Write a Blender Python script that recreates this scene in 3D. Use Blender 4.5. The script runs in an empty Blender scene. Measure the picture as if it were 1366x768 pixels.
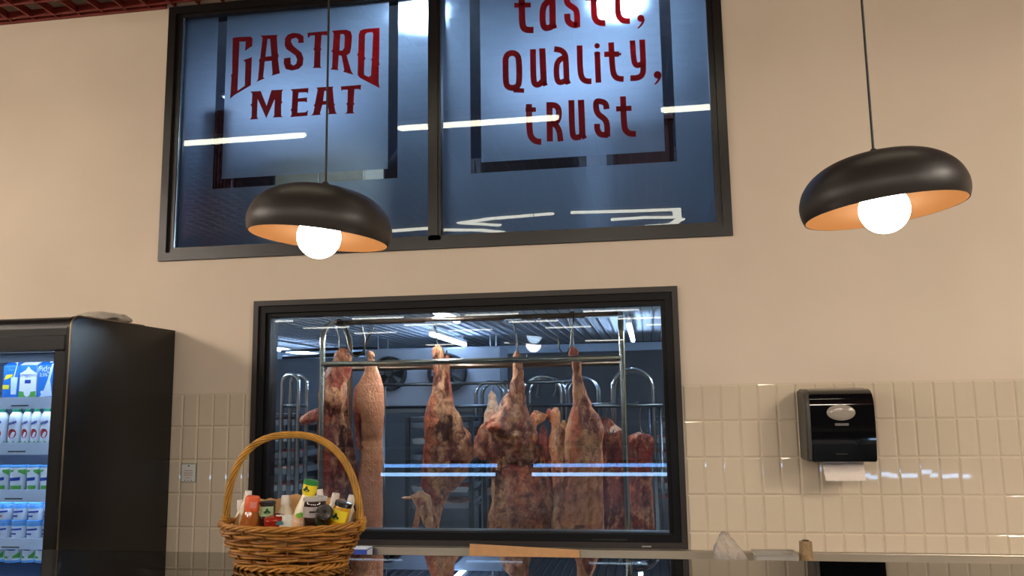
import bpy, bmesh, math, random
from mathutils import Vector, Matrix, noise
from mathutils.geometry import tessellate_polygon
random.seed(7)
S = bpy.context.scene
COL = S.collection
PI = math.pi
# ------------------------------------------------------------------ camera
YAW, PITCH, ROLL, FPX = 0.160141, 0.139629, -0.0145591, 1108.4765
CAM = Vector((0, -4.2, 1.68))
def cam_axes():
    cy, sy, cp, sp = math.cos(YAW), math.sin(YAW), math.cos(PITCH), math.sin(PITCH)
    f = Vector((-sy*cp, cy*cp, sp)); r0 = Vector((cy, sy, 0)); u0 = r0.cross(f)
    c, s = math.cos(ROLL), math.sin(ROLL)
    return c*r0 + s*u0, -s*r0 + c*u0, f
CR, CU, CF = cam_axes()
cd = bpy.data.cameras.new('camera'); cam = bpy.data.objects.new('camera', cd); COL.objects.link(cam)
cd.sensor_width = 36; cd.lens = 36*FPX/1366; cd.clip_start = 0.05; cd.clip_end = 100
m = Matrix.Identity(4)
for i in range(3):
    m[i][0], m[i][1], m[i][2], m[i][3] = CR[i], CU[i], -CF[i], CAM[i]
cam.matrix_world = m
S.camera = cam
def at(px, py, Y):
    """the point of the vertical plane y = Y that is seen at photo pixel (px, py)"""
    d = CF*FPX + (px-683)*CR - (py-384)*CU
    return CAM + d*((Y-CAM.y)/d.y)
# ------------------------------------------------------------------ world, view
w = bpy.data.worlds.new('world'); S.world = w; w.use_nodes = True
w.node_tree.nodes['Background'].inputs[0].default_value = (0.02, 0.02, 0.025, 1)
w.node_tree.nodes['Background'].inputs[1].default_value = 0.3
S.view_settings.view_transform = 'Standard'; S.view_settings.look = 'None'
S.view_settings.gamma = 1; S.view_settings.use_curve_mapping = False
S.view_settings.exposure = 0.0
# lamp strengths
TUBE_E = 16.0        # shop ceiling tubes
BULB_E = 17.0        # pendant globes
COLD_E = 80.0        # cold room tubes
OFFICE_W = 260.0      # office lamps (watts)
LED_E = 13.0          # counter light strip
FRIDGE_E = 2.6
PANEL_E = 52.0        # added shop panels, unseen, kept out of the reflections

# ------------------------------------------------------------------ helpers
def lin(c):
    c = c/255
    return c/12.92 if c <= .04045 else ((c+.055)/1.055)**2.4
def rgb(r, g, b): return (lin(r), lin(g), lin(b), 1)
MATS = {}
def mat(name, col, rough=.5, metal=0, emit=None, es=0, spec=.5, noise_amt=0, noise_scale=8, bump=0, bump_scale=40, coat=0, trans=0, ior=1.45, sub=0):
    if name in MATS: return MATS[name]
    M = bpy.data.materials.new(name); M.use_nodes = True
    nt = M.node_tree; b = nt.nodes['Principled BSDF']
    b.inputs['Base Color'].default_value = rgb(*col); b.inputs['Roughness'].default_value = rough
    b.inputs['Metallic'].default_value = metal; b.inputs['Specular IOR Level'].default_value = spec
    b.inputs['Coat Weight'].default_value = coat; b.inputs['Coat Roughness'].default_value = .05
    b.inputs['Transmission Weight'].default_value = trans; b.inputs['IOR'].default_value = ior
    if emit:
        b.inputs['Emission Color'].default_value = rgb(*emit); b.inputs['Emission Strength'].default_value = es
    if noise_amt or bump:
        tc = nt.nodes.new('ShaderNodeTexCoord')
    if noise_amt:
        n = nt.nodes.new('ShaderNodeTexNoise'); n.inputs['Scale'].default_value = noise_scale; n.inputs['Detail'].default_value = 5
        r = nt.nodes.new('ShaderNodeValToRGB')
        c = rgb(*col)
        r.color_ramp.elements[0].position = .3; r.color_ramp.elements[1].position = .7
        r.color_ramp.elements[0].color = tuple(x*(1-noise_amt) for x in c[:3])+(1,)
        r.color_ramp.elements[1].color = tuple(min(1, x*(1+noise_amt)) for x in c[:3])+(1,)
        nt.links.new(tc.outputs['Object'], n.inputs['Vector']); nt.links.new(n.outputs[0], r.inputs[0]); nt.links.new(r.outputs[0], b.inputs['Base Color'])
    if bump:
        n = nt.nodes.new('ShaderNodeTexNoise'); n.inputs['Scale'].default_value = bump_scale; n.inputs['Detail'].default_value = 4
        bp = nt.nodes.new('ShaderNodeBump'); bp.inputs['Strength'].default_value = bump; bp.inputs['Distance'].default_value = .01
        nt.links.new(tc.outputs['Object'], n.inputs['Vector']); nt.links.new(n.outputs[0], bp.inputs['Height']); nt.links.new(bp.outputs[0], b.inputs['Normal'])
    MATS[name] = M
    return M
def emis(name, col, e):
    if name in MATS: return MATS[name]
    M = bpy.data.materials.new(name); M.use_nodes = True
    nt = M.node_tree; nt.nodes.remove(nt.nodes['Principled BSDF'])
    en = nt.nodes.new('ShaderNodeEmission'); en.inputs[0].default_value = rgb(*col); en.inputs[1].default_value = e
    nt.links.new(en.outputs[0], nt.nodes['Material Output'].inputs[0])
    MATS[name] = M
    return M
def glassmat(name, tint=(240, 245, 250), ior=1.5, rough=0.0, body=None):
    """thin sheet of glass: a Fresnel share mirrors, the rest goes straight through"""
    M = bpy.data.materials.new(name); M.use_nodes = True
    nt = M.node_tree; nt.nodes.remove(nt.nodes['Principled BSDF'])
    # Schlick's Fresnel term from the angle between the ray and the sheet, the same from either face
    f0 = ((ior-1)/(ior+1))**2
    N = nt.nodes.new; L = nt.links.new; ge = N('ShaderNodeNewGeometry')
    dt = N('ShaderNodeVectorMath'); dt.operation = 'DOT_PRODUCT'; L(ge.outputs['Incoming'], dt.inputs[0]); L(ge.outputs['Normal'], dt.inputs[1])
    ab = N('ShaderNodeMath'); ab.operation = 'ABSOLUTE'; L(dt.outputs['Value'], ab.inputs[0])
    on = N('ShaderNodeMath'); on.operation = 'SUBTRACT'; on.inputs[0].default_value = 1; L(ab.outputs[0], on.inputs[1]); on.use_clamp = True
    pw = N('ShaderNodeMath'); pw.operation = 'POWER'; pw.inputs[1].default_value = 5; L(on.outputs[0], pw.inputs[0])
    fr = N('ShaderNodeMath'); fr.operation = 'MULTIPLY_ADD'; fr.inputs[1].default_value = 1-f0; fr.inputs[2].default_value = f0; L(pw.outputs[0], fr.inputs[0])
    gl = nt.nodes.new('ShaderNodeBsdfGlossy'); gl.inputs['Roughness'].default_value = rough; gl.inputs['Color'].default_value = (1, 1, 1, 1)
    tr = nt.nodes.new('ShaderNodeBsdfTransparent'); tr.inputs['Color'].default_value = rgb(*tint)
    mx = nt.nodes.new('ShaderNodeMixShader')
    nt.links.new(fr.outputs[0], mx.inputs[0]); nt.links.new(tr.outputs[0], mx.inputs[1]); nt.links.new(gl.outputs[0], mx.inputs[2])
    nt.links.new(mx.outputs[0], nt.nodes['Material Output'].inputs[0])
    MATS[name] = M
    return M

class MB:
    def __init__(s): s.v = []; s.f = []; s.c = []
    def add(s, vs, fs):
        o = len(s.v); s.v += [Vector(v) for v in vs]; s.f += [tuple(i+o for i in f) for f in fs]; return s
    def box(s, x0, x1, y0, y1, z0, z1):
        vs = [(x, y, z) for x in (x0, x1) for y in (y0, y1) for z in (z0, z1)]
        return s.add(vs, [(0, 1, 3, 2), (4, 6, 7, 5), (0, 4, 5, 1), (2, 3, 7, 6), (0, 2, 6, 4), (1, 5, 7, 3)])
    def bbox(s, x0, x1, y0, y1, z0, z1, r=.004, seg=2):
        bm = bmesh.new(); bmesh.ops.create_cube(bm, size=1)
        for v in bm.verts: v.co = Vector(((x0+x1)/2+v.co.x*(x1-x0), (y0+y1)/2+v.co.y*(y1-y0), (z0+z1)/2+v.co.z*(z1-z0)))
        bmesh.ops.bevel(bm, geom=list(bm.edges), offset=r, segments=seg, affect='EDGES', profile=.5)
        return s.frombm(bm)
    def frombm(s, bm):
        bm.verts.index_update()
        s.add([v.co.copy() for v in bm.verts], [[v.index for v in f.verts] for f in bm.faces]); bm.free(); return s
    def tube(s, pts, r, n=10, closed=False, caps=True):
        pts = [Vector(p) for p in pts]; N = len(pts)
        rs = r if hasattr(r, '__len__') else [r]*N
        t0 = (pts[1]-pts[0]).normalized()
        up = Vector((0, 0, 1)) if abs(t0.z) < .9 else Vector((1, 0, 0))
        nrm = t0.cross(up).normalized(); vs = []
        for i, p in enumerate(pts):
            a = pts[i-1] if (i or closed) else pts[0]; b = pts[(i+1) % N] if (i < N-1 or closed) else pts[-1]
            t = (b-a)
            t = t.normalized() if t.length > 1e-9 else t0
            nrm = (nrm - t*nrm.dot(t)); nrm = nrm.normalized() if nrm.length > 1e-9 else t.orthogonal().normalized()
            bn = t.cross(nrm)
            for k in range(n):
                a_ = 2*PI*k/n; vs.append(p+(nrm*math.cos(a_)+bn*math.sin(a_))*rs[i])
        fs = []
        for i in range(N if closed else N-1):
            j = (i+1) % N
            for k in range(n): fs.append((i*n+k, i*n+(k+1) % n, j*n+(k+1) % n, j*n+k))
        if caps and not closed: fs.append(tuple(range(n))[::-1]); fs.append(tuple((N-1)*n+k for k in range(n)))
        return s.add(vs, fs)
    def lathe(s, prof, n=32, c=(0, 0, 0), mtx=None, caps=True):
        """prof = [(radius, z)...]"""
        vs = []
        for r, z in prof:
            for k in range(n):
                a = 2*PI*k/n; v = Vector((r*math.cos(a), r*math.sin(a), z))
                vs.append((mtx @ v if mtx else v)+Vector(c))
        fs = []
        for i in range(len(prof)-1):
            for k in range(n): fs.append((i*n+k, i*n+(k+1) % n, (i+1)*n+(k+1) % n, (i+1)*n+k))
        if caps:
            if prof[0][0] > 1e-5: fs.append(tuple(range(n))[::-1])
            if prof[-1][0] > 1e-5: fs.append(tuple((len(prof)-1)*n+k for k in range(n)))
        return s.add(vs, fs)
    def build(s, name, m, parent=None, smooth=False, local=False, weld=0, recalc=True):
        me = bpy.data.meshes.new(name)
        off = parent.matrix_basis.translation.copy() if (parent and not local) else Vector((0, 0, 0))
        me.from_pydata([v-off for v in s.v], [], s.f)
        me.validate()
        bm = bmesh.new(); bm.from_mesh(me)
        if weld: bmesh.ops.remove_doubles(bm, verts=bm.verts, dist=weld)
        if recalc: bmesh.ops.recalc_face_normals(bm, faces=bm.faces)
        bm.to_mesh(me); bm.free()
        for p in me.polygons: p.use_smooth = bool(smooth)
        if smooth and smooth != 'all':
            bpy_sharp(me, 40)
        if m: me.materials.append(m)
        o = bpy.data.objects.new(name, me); COL.objects.link(o)
        if parent: o.parent = parent
        return o
def bpy_sharp(me, deg):
    bm = bmesh.new(); bm.from_mesh(me)
    for e in bm.edges:
        if len(e.link_faces) == 2 and e.calc_face_angle(0) > math.radians(deg): e.smooth = False
    bm.to_mesh(me); bm.free()
def root(name, loc, label, cat, group=None):
    o = bpy.data.objects.new(name, None); COL.objects.link(o); o.location = loc; o.empty_display_size = .05
    return tag(o, label, cat, group)
def tag(o, label, cat, group=None, kind=None):
    o['label'] = label; o['category'] = cat
    if group: o['group'] = group
    if kind: o['kind'] = kind
    return o
def struct(o): o['kind'] = 'structure'; return o
def text_mb(txt, size, align='CENTER', spacing=1.0):
    """flat lettering in the x-z plane facing -y, centred at the origin"""
    cu = bpy.data.curves.new('t', 'FONT'); cu.body = txt; cu.size = size; cu.align_x = align; cu.align_y = 'CENTER'; cu.space_character = spacing
    cu.resolution_u = 3
    ob = bpy.data.objects.new('t', cu); COL.objects.link(ob)
    dg = bpy.context.evaluated_depsgraph_get(); me = bpy.data.meshes.new_from_object(ob.evaluated_get(dg))
    mb = MB(); mb.add([(v.co.x, 0, v.co.y) for v in me.vertices], [tuple(p.vertices) for p in me.polygons])
    bpy.data.objects.remove(ob); bpy.data.curves.remove(cu); bpy.data.meshes.remove(me)
    return mb
def moved(mb, off=(0, 0, 0), mtx=None, scale=None):
    for i, v in enumerate(mb.v):
        if scale: v = Vector((v.x*scale[0], v.y*scale[1], v.z*scale[2]))
        if mtx: v = mtx @ v
        mb.v[i] = v+Vector(off)
    return mb

# ------------------------------------------------------------------ materials
M_wall = mat('cream_paint', (207, 190, 170), .75, noise_amt=.05, noise_scale=1.3, bump=.06, bump_scale=9)
M_tile = mat('cream_tile', (203, 187, 164), .035, spec=.6, noise_amt=.03, noise_scale=3, coat=.3)
M_grout = mat('grout', (200, 184, 162), .8)
M_frame = mat('black_frame', (24, 19, 18), .3, spec=.5, bump=.05, bump_scale=60)
M_frame2 = mat('frame_rim', (40, 33, 29), .4)
M_gasket = mat('gasket', (6, 5, 6), .45, spec=.25)
M_steel = mat('steel', (170, 168, 160), .28, 1)
M_darksteel = mat('dark_steel', (95, 100, 105), .35, 1)
M_glass = glassmat('window_glass', (225, 235, 245), 1.5)
M_glass2 = glassmat('window_glass_inner', (238, 242, 246), 1.62)
M_floor = mat('floor_tile', (150, 144, 138), .35)
M_black = mat('black_void', (14, 12, 12), .8)
M_grid = mat('red_grid', (120, 42, 34), .5)
M_ceilblack = mat('ceiling_void', (20, 17, 17), .9)
M_tube = emis('tube_light', (255, 244, 214), TUBE_E)
M_tubefar = emis('far_tube_light', (255, 246, 225), 11.0)
M_tubewhite = mat('white_plastic', (225, 225, 220), .4)

# ------------------------------------------------------------------ shop shell
XL, XR, YB, ZC = -14.0, 9.0, -30.0, 4.0
UW = (-2.675, 0.444, 2.50, 4.0)      # upper window opening (outer frame)
LW = (-2.095, 0.160, 0.985, 2.257)   # lower window opening
TZ = 1.763
def wall_with_holes(x0, x1, z0, z1, y0, y1, holes):
    xs = sorted({x0, x1, *[h[0] for h in holes], *[h[1] for h in holes]}); zs = sorted({z0, z1, *[h[2] for h in holes], *[h[3] for h in holes]})
    xs = [x for x in xs if x0 <= x <= x1]; zs = [z for z in zs if z0 <= z <= z1]
    mb = MB()
    vid = {}
    def V(x, y, z):
        k = (round(x, 5), round(y, 5), round(z, 5))
        if k not in vid: vid[k] = len(mb.v); mb.v.append(Vector((x, y, z)))
        return vid[k]
    def solid(i, j):
        if not (0 <= i < len(xs)-1 and 0 <= j < len(zs)-1): return False
        cx, cz = (xs[i]+xs[i+1])/2, (zs[j]+zs[j+1])/2
        return not any(h[0] < cx < h[1] and h[2] < cz < h[3] for h in holes)
    for i in range(len(xs)-1):
        for j in range(len(zs)-1):
            if not solid(i, j): continue
            a, b, c, d = xs[i], xs[i+1], zs[j], zs[j+1]
            mb.f.append((V(a, y0, c), V(b, y0, c), V(b, y0, d), V(a, y0, d)))
            mb.f.append((V(a, y1, c), V(a, y1, d), V(b, y1, d), V(b, y1, c)))
            if not solid(i-1, j): mb.f.append((V(a, y0, c), V(a, y0, d), V(a, y1, d), V(a, y1, c)))
            if not solid(i+1, j): mb.f.append((V(b, y0, c), V(b, y1, c), V(b, y1, d), V(b, y0, d)))
            if not solid(i, j-1): mb.f.append((V(a, y0, c), V(a, y1, c), V(b, y1, c), V(b, y0, c)))
            if not solid(i, j+1): mb.f.append((V(a, y0, d), V(b, y0, d), V(b, y1, d), V(a, y1, d)))
    return mb
struct(wall_with_holes(XL, XR, 0, 4.6, 0, .16, [UW, LW]).build('wall_front', M_wall))
struct(MB().box(XL-.1, XR+.1, YB-.1, 0, -.1, 0).build('floor', M_floor))
struct(MB().box(XL-.1, XL, YB, 0, 0, 4.6).build('wall_left', mat('shop_paint', (96, 92, 88), .8)))
struct(MB().box(XR, XR+.1, YB, 0, 0, 4.6).build('wall_right', MATS['shop_paint']))
struct(MB().box(XL, XR, YB-.1, YB, 0, 4.6).build('wall_back', MATS['shop_paint']))
struct(MB().box(XL-.1, XR+.1, YB-.1, 0, 4.5, 4.6).build('ceiling', M_ceilblack))
# open-cell grid ceiling
g = MB(); P_ = .15; t = .0045
x = -9.99
while x < 5: g.box(x-t, x+t, -14, -.001, 4.0, 4.045); x += P_
y = -.055
while y > -14: g.box(-10, 5, y-t, y+t, 4.0005, 4.0445); y -= P_
g.box(-10, UW[0]-.02, -.02, -.001, 3.996, 4.03); g.box(UW[1]+.02, 5, -.02, -.001, 3.996, 4.03)
struct(g.build('ceiling_grid', M_grid))

# tiles on the lower wall
tb = MB(); TW, TH, ez = .0885, .175, .006
def add_tile(x0, x1, z0, z1):
    if x1-x0 < .012 or z1-z0 < .012: return
    e = .0012; b = min(.0085, (x1-x0)/3, (z1-z0)/3); j = [random.uniform(-.0005, .0005) for _ in range(4)]
    o = [(x0+e, -.001, z0+e), (x1-e, -.001, z0+e), (x1-e, -.001, z1-e), (x0+e, -.001, z1-e)]
    k = [(x, -.0025, z) for x, _, z in o]
    i = [(x0+b, -ez+j[0], z0+b), (x1-b, -ez+j[1], z0+b), (x1-b, -ez+j[2], z1-b), (x0+b, -ez+j[3], z1-b)]
    tb.add(o+k+i, [(0, 1, 5, 4), (1, 2, 6, 5), (2, 3, 7, 6), (3, 0, 4, 7), (4, 5, 9, 8), (5, 6, 10, 9), (6, 7, 11, 10), (7, 4, 8, 11), (8, 9, 10, 11)])
for r in range(10):
    z1 = TZ-r*TH; z0 = max(z1-TH, 0.0)
    for c in range(-20, 66):
        x0 = -2.49+c*TW; x1 = x0+TW
        segs = [(x0, x1)]
        if z1 > LW[2]+.001 and z0 < LW[3]:
            segs = []
            if x0 < LW[0]: segs.append((x0, min(x1, LW[0])))
            if x1 > LW[1]: segs.append((max(x0, LW[1]), x1))
            zz = [(z0, z1)]
            if z0 < LW[2] < z1 and x1 > LW[0] and x0 < LW[1]: add_tile(max(x0, LW[0]), min(x1, LW[1]), z0, LW[2])
        for a, b in segs: add_tile(a, b, z0, z1)
struct(tb.build('wall_tiles', M_tile))
gx0, gx1 = -2.49-20*TW, -2.49+66*TW
struct(wall_with_holes(gx0, gx1, 0, TZ+.003, -.0014, -.0001, [LW]).build('wall_tile_grout', M_grout))

# ------------------------------------------------------------------ windows
def frame_mb(x0, x1, z0, z1, w, y0, y1, mb=None):
    mb = mb or MB()
    mb.box(x0, x1, y0, y1, z0, z0+w).box(x0, x1, y0, y1, z1-w, z1).box(x0, x0+w, y0, y1, z0+w, z1-w).box(x1-w, x1, y0, y1, z0+w, z1-w)
    return mb
w1 = root('window_1', (-1.1, 0, 2.5), 'wide black-framed office window with frosted panes above the cold room window', 'window'); struct(w1)
e = .001
f = frame_mb(UW[0]+e, UW[1]-e, UW[2]+e, UW[3]-e, .045, -.014, .12)
f.build('window_frame', M_frame, w1)
f = frame_mb(UW[0]+.046, UW[1]-.046, UW[2]+.046, UW[3]-.03, .03, .008, .10)
f.box(-1.128, -1.058, .008, .10, UW[2]+.046, UW[3]-.03)
f.box(-1.113, -1.073, -.002, .0079, UW[2]+.076, UW[3]-.03)
f.build('sash', M_frame, w1)
# light metal edge strip at the left of the glazing
MB().box(-2.598, -2.592, .014, .03, 2.578, 3.96).build('edge_strip', mat('blue_edge', (150, 180, 215), .2, .8), w1)
GX = [(-2.597, -1.129), (-1.057, 0.367)]; GZ = (2.577, 3.95)
for a, b in GX: MB().box(a, b, .040, .0405, *GZ).build('pane', M_glass, w1)
# lower window
w2 = root('window_2', (-.97, 0, .985), 'black-framed viewing window onto the hanging carcasses in the cold room', 'window'); struct(w2)
frame_mb(LW[0]+e, LW[1]-e, LW[2]+e, LW[3]-e, .028, -.016, .10).build('window_frame', M_frame2, w2)
f = frame_mb(LW[0]+.03, LW[1]-.03, LW[2]+.03, LW[3]-.03, .036, -.004, .11)
f = frame_mb(LW[0]+.066, LW[1]-.066, LW[2]+.05, LW[3]-.066, .020, .012, .11, f)
f.build('sash', M_gasket, w2)
# tilt-and-turn track and small maker plate on the sill rail
MB().box(-.30, -.13, -.0075, -.004, 1.022, 1.026).build('drip_slot', mat('dull_metal', (70, 68, 66), .4, .8), w2)
MB().box(-.06, -.015, -.0195, -.016, .993, .999).build('label_plate', mat('plate_grey', (150, 148, 142), .5), w2)
lg = (-1.998, 0.085, 1.056, 2.170)
# outer pane plane, inner pane bowed a little, as double glazing is: two slightly shifted reflections
MB().box(lg[0]-.01, lg[1]+.01, .040, .0405, lg[2]-.01, lg[3]+.01).build('pane', M_glass, w2)
pb = MB(); TL = .0165; a, b, c, d = lg[0]-.01, lg[1]+.01, lg[2]-.01, lg[3]+.01
pb.add([(x, .072+dy-TL*(z-1.6), z) for dy in (0, .0005) for x, z in ((a, c), (b, c), (b, d), (a, d))], [(0, 1, 2, 3), (4, 5, 6, 7), (0, 1, 5, 4), (1, 2, 6, 5), (2, 3, 7, 6), (3, 0, 4, 7)])
pb.build('inner_pane', M_glass2, w2)
MB().box(-2.0, .087, .05, .095, 1.044, 1.0568).build('spacer', mat('spacer', (110, 115, 115), .35, .8), w2)

# frosted film with clear border bands
M_film = bpy.data.materials.new('frosted_film'); M_film.use_nodes = True
nt = M_film.node_tree; nt.nodes.remove(nt.nodes['Principled BSDF'])
tl = nt.nodes.new('ShaderNodeBsdfTranslucent'); tl.inputs[0].default_value = (.62, .70, .78, 1)
rf = nt.nodes.new('ShaderNodeBsdfRefraction'); rf.inputs['IOR'].default_value = 1.3; rf.inputs['Roughness'].default_value = .85; rf.inputs[0].default_value = (.75, .8, .85, 1)
df = nt.nodes.new('ShaderNodeBsdfDiffuse'); df.inputs[0].default_value = (.22, .24, .26, 1)
m1 = nt.nodes.new('ShaderNodeMixShader'); m1.inputs[0].default_value = .8
m2 = nt.nodes.new('ShaderNodeMixShader'); m2.inputs[0].default_value = .05
nt.links.new(tl.outputs[0], m1.inputs[1]); nt.links.new(rf.outputs[0], m1.inputs[2])
nt.links.new(m1.outputs[0], m2.inputs[1]); nt.links.new(df.outputs[0], m2.inputs[2]); nt.links.new(m2.outputs[0], nt.nodes['Material Output'].inputs[0])
def film(x0, x1, bandx0, bandx1, bandz, bw, name):
    """frosted sheet with a clear U-shaped band; bandz = height of the band's lower edge"""
    y = .0425; z0, z1 = GZ; mb = MB()
    def q(a, b, c, d): mb.add([(a, y, c), (b, y, c), (b, y, d), (a, y, d)], [(0, 1, 2, 3)])
    q(x0, x1, z0, bandz); q(x0, bandx0, bandz, z1); q(bandx1, x1, bandz, z1); q(bandx0+bw, bandx1-bw, bandz+bw, z1)
    mb.build('frosted_film', M_film, w1, recalc=False)
A0 = at(283, 250, .04); A1 = at(530, 239, .04)
film(GX[0][0], GX[0][1], A0.x, A1.x, (A0.z+A1.z)/2, .055, 'l')
B0 = at(628, 232, .04); B1 = at(903, 214, .04)
film(GX[1][0], GX[1][1], B0.x, B1.x, (B0.z+B1.z)/2, .058, 'r')

# red lettering, applied behind the glass
def tess(mb, loops):
    loops = [[Vector((a, b, 0)) for a, b in L] for L in loops]
    flat = [p for L in loops for p in L]
    return flat, tessellate_polygon(loops)
YLT = .0415
def poly_letters(mb, letters):
    for (ox, oy, s), loops in letters:
        flat, tris = tess(mb, loops)
        mb.add([at(ox+p.x/s, oy+p.y/s, YLT) for p in flat], tris)
L1 = (300, 30, 5.483); L2 = (400, 30, 5.483)
gastro = [
 (L1, [[(57,112),(105,105),(188,103),(203,118),(200,172),(147,208),(152,140),(107,140),(92,500),(145,462),(150,290),(134,276),(198,252),(190,460),(70,530),(38,558),(48,400),(43,385),(52,375)]]),
 (L1, [[(258,95),(387,90),(380,105),(388,225),(395,245),(388,262),(402,372),(340,390),(348,375),(342,280),(292,285),(280,400),(292,408),(230,435),(242,415),(253,290),(248,275),(258,262),(275,110)], [(312,120),(330,120),(340,245),(297,250)]]),
 (L1, [[(577,148),(535,150),(538,125),(520,112),(490,120),(483,140),(500,170),(560,220),(575,260),(570,310),(540,340),(490,352),(445,340),(430,300),(432,262),(480,255),(482,300),(500,315),(522,300),(528,270),(515,240),(450,195),(436,165),(440,115),(460,88),(500,75),(545,80),(575,100)]]),
 (L2, [[(55,75),(205,62),(205,100),(190,92),(160,92),(152,185),(160,195),(152,205),(150,320),(160,333),(92,333),(102,320),(107,205),(97,195),(105,185),(110,95),(80,95),(60,115)]]),
 (L2, [[(235,60),(340,52),(372,65),(382,100),(375,190),(365,225),(342,240),(375,355),(392,382),(315,360),(325,350),(305,245),(285,240),(278,340),(285,350),(222,343),(235,330),(240,220),(230,210),(240,195),(247,80)], [(297,85),(320,85),(328,100),(325,185),(310,205),(290,205)]]),
 (L2, [[(440,60),(470,47),(583,38),(580,295),(586,305),(578,315),(577,440),(584,480),(440,405),(422,385),(425,245),(417,235),(427,222),(430,90)], [(490,75),(530,70),(535,85),(528,260),(520,270),(526,280),(520,385),(505,397),(485,390),(470,380),(472,275),(482,262),(473,250),(477,90)]]),
 (L1, [[(185,505),(262,500),(305,610),(340,495),(427,490),(418,505),(415,575),(423,585),(412,595),(412,680),(425,692),(350,695),(360,680),(365,560),(303,700),(240,560),(235,690),(245,705),(183,710),(195,690),(197,615),(187,603),(197,590),(200,520)]]),
 (L1, [[(480,488),(612,478),(608,520),(595,510),(540,512),(535,555),(602,548),(600,585),(585,578),(535,580),(530,660),(590,655),(608,640),(603,682),(475,692),(487,675),(488,650),(478,640),(488,630),(495,505)]]),
 (L2, [[(120,475),(247,467),(240,480),(250,590),(258,600),(252,612),(262,655),(272,668),(203,672),(212,660),(205,600),(165,602),(148,665),(155,675),(82,680),(97,665),(108,615),(100,605),(110,595),(130,490)], [(180,500),(190,500),(203,570),(170,575)]]),
 (L2, [[(300,467),(448,455),(445,495),(435,487),(400,487),(393,585),(403,595),(392,605),(390,655),(405,665),(330,667),(345,655),(347,605),(337,595),(348,585),(350,492),(315,492),(303,500)]]),
]
M_red = mat('red_vinyl', (186, 18, 18), .5)
nt = M_red.node_tree; _t = nt.nodes.new('ShaderNodeBsdfTranslucent'); _t.inputs[0].default_value = rgb(175, 12, 12)
_m = nt.nodes.new('ShaderNodeMixShader'); _m.inputs[0].default_value = .35
nt.links.new(nt.nodes['Principled BSDF'].outputs[0], _m.inputs[1]); nt.links.new(_t.outputs[0], _m.inputs[2]); nt.links.new(_m.outputs[0], nt.nodes['Material Output'].inputs[0])
lb = MB(); poly_letters(lb, gastro)
tag(lb.build('window_lettering', M_red), 'dark red vinyl lettering GASTRO MEAT on the left frosted office window pane', 'lettering', 'red lettering on the office window')
def smooth_path(pts, it=2):
    for _ in range(it):
        q = [pts[0]]
        for a, b in zip(pts[:-1], pts[1:]):
            q += [(a[0]*.75+b[0]*.25, a[1]*.75+b[1]*.25), (a[0]*.25+b[0]*.75, a[1]*.25+b[1]*.75)]
        q.append(pts[-1]); pts = q
    return pts
def stroke(mb, fr, pts, wd, closed=False, w1_=None, sm=2):
    ox, oy, s = fr
    pts = [tuple(map(float, p)) for p in pts]
    if closed: pts = pts+[pts[0]]
    pts = smooth_path(pts, sm) if len(pts) > 2 else pts
    n = len(pts); L = []; R_ = []
    for i, p in enumerate(pts):
        a = pts[max(0, i-1)]; b = pts[min(n-1, i+1)]
        if closed and i in (0, n-1): a, b = pts[n-2], pts[1]
        dx, dy = b[0]-a[0], b[1]-a[1]; l = math.hypot(dx, dy) or 1
        ww = (wd if w1_ is None else wd+(w1_-wd)*i/(n-1))/2
        L.append((p[0]-dy/l*ww, p[1]+dx/l*ww)); R_.append((p[0]+dy/l*ww, p[1]-dx/l*ww))
    vs = [at(ox+x/s, oy+y_/s, YLT) for x, y_ in L+R_]
    mb.add(vs, [(i, i+1, n+i+1, n+i) for i in range(n-1)])
def disc(mb, fr, c, r):
    ox, oy, s = fr; vs = [at(ox+(c[0]+r*math.cos(k*PI/10))/s, oy+(c[1]+r*math.sin(k*PI/10))/s, YLT) for k in range(20)]
    mb.add(vs, [tuple(range(20))])
C3 = (660, 0, 10.975); C4 = (760, 0, 9.757); C5 = (660, 50, 9.033); C6 = (770, 40, 9.033); C7 = (690, 120, 8.035)
tb2 = MB()
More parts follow.
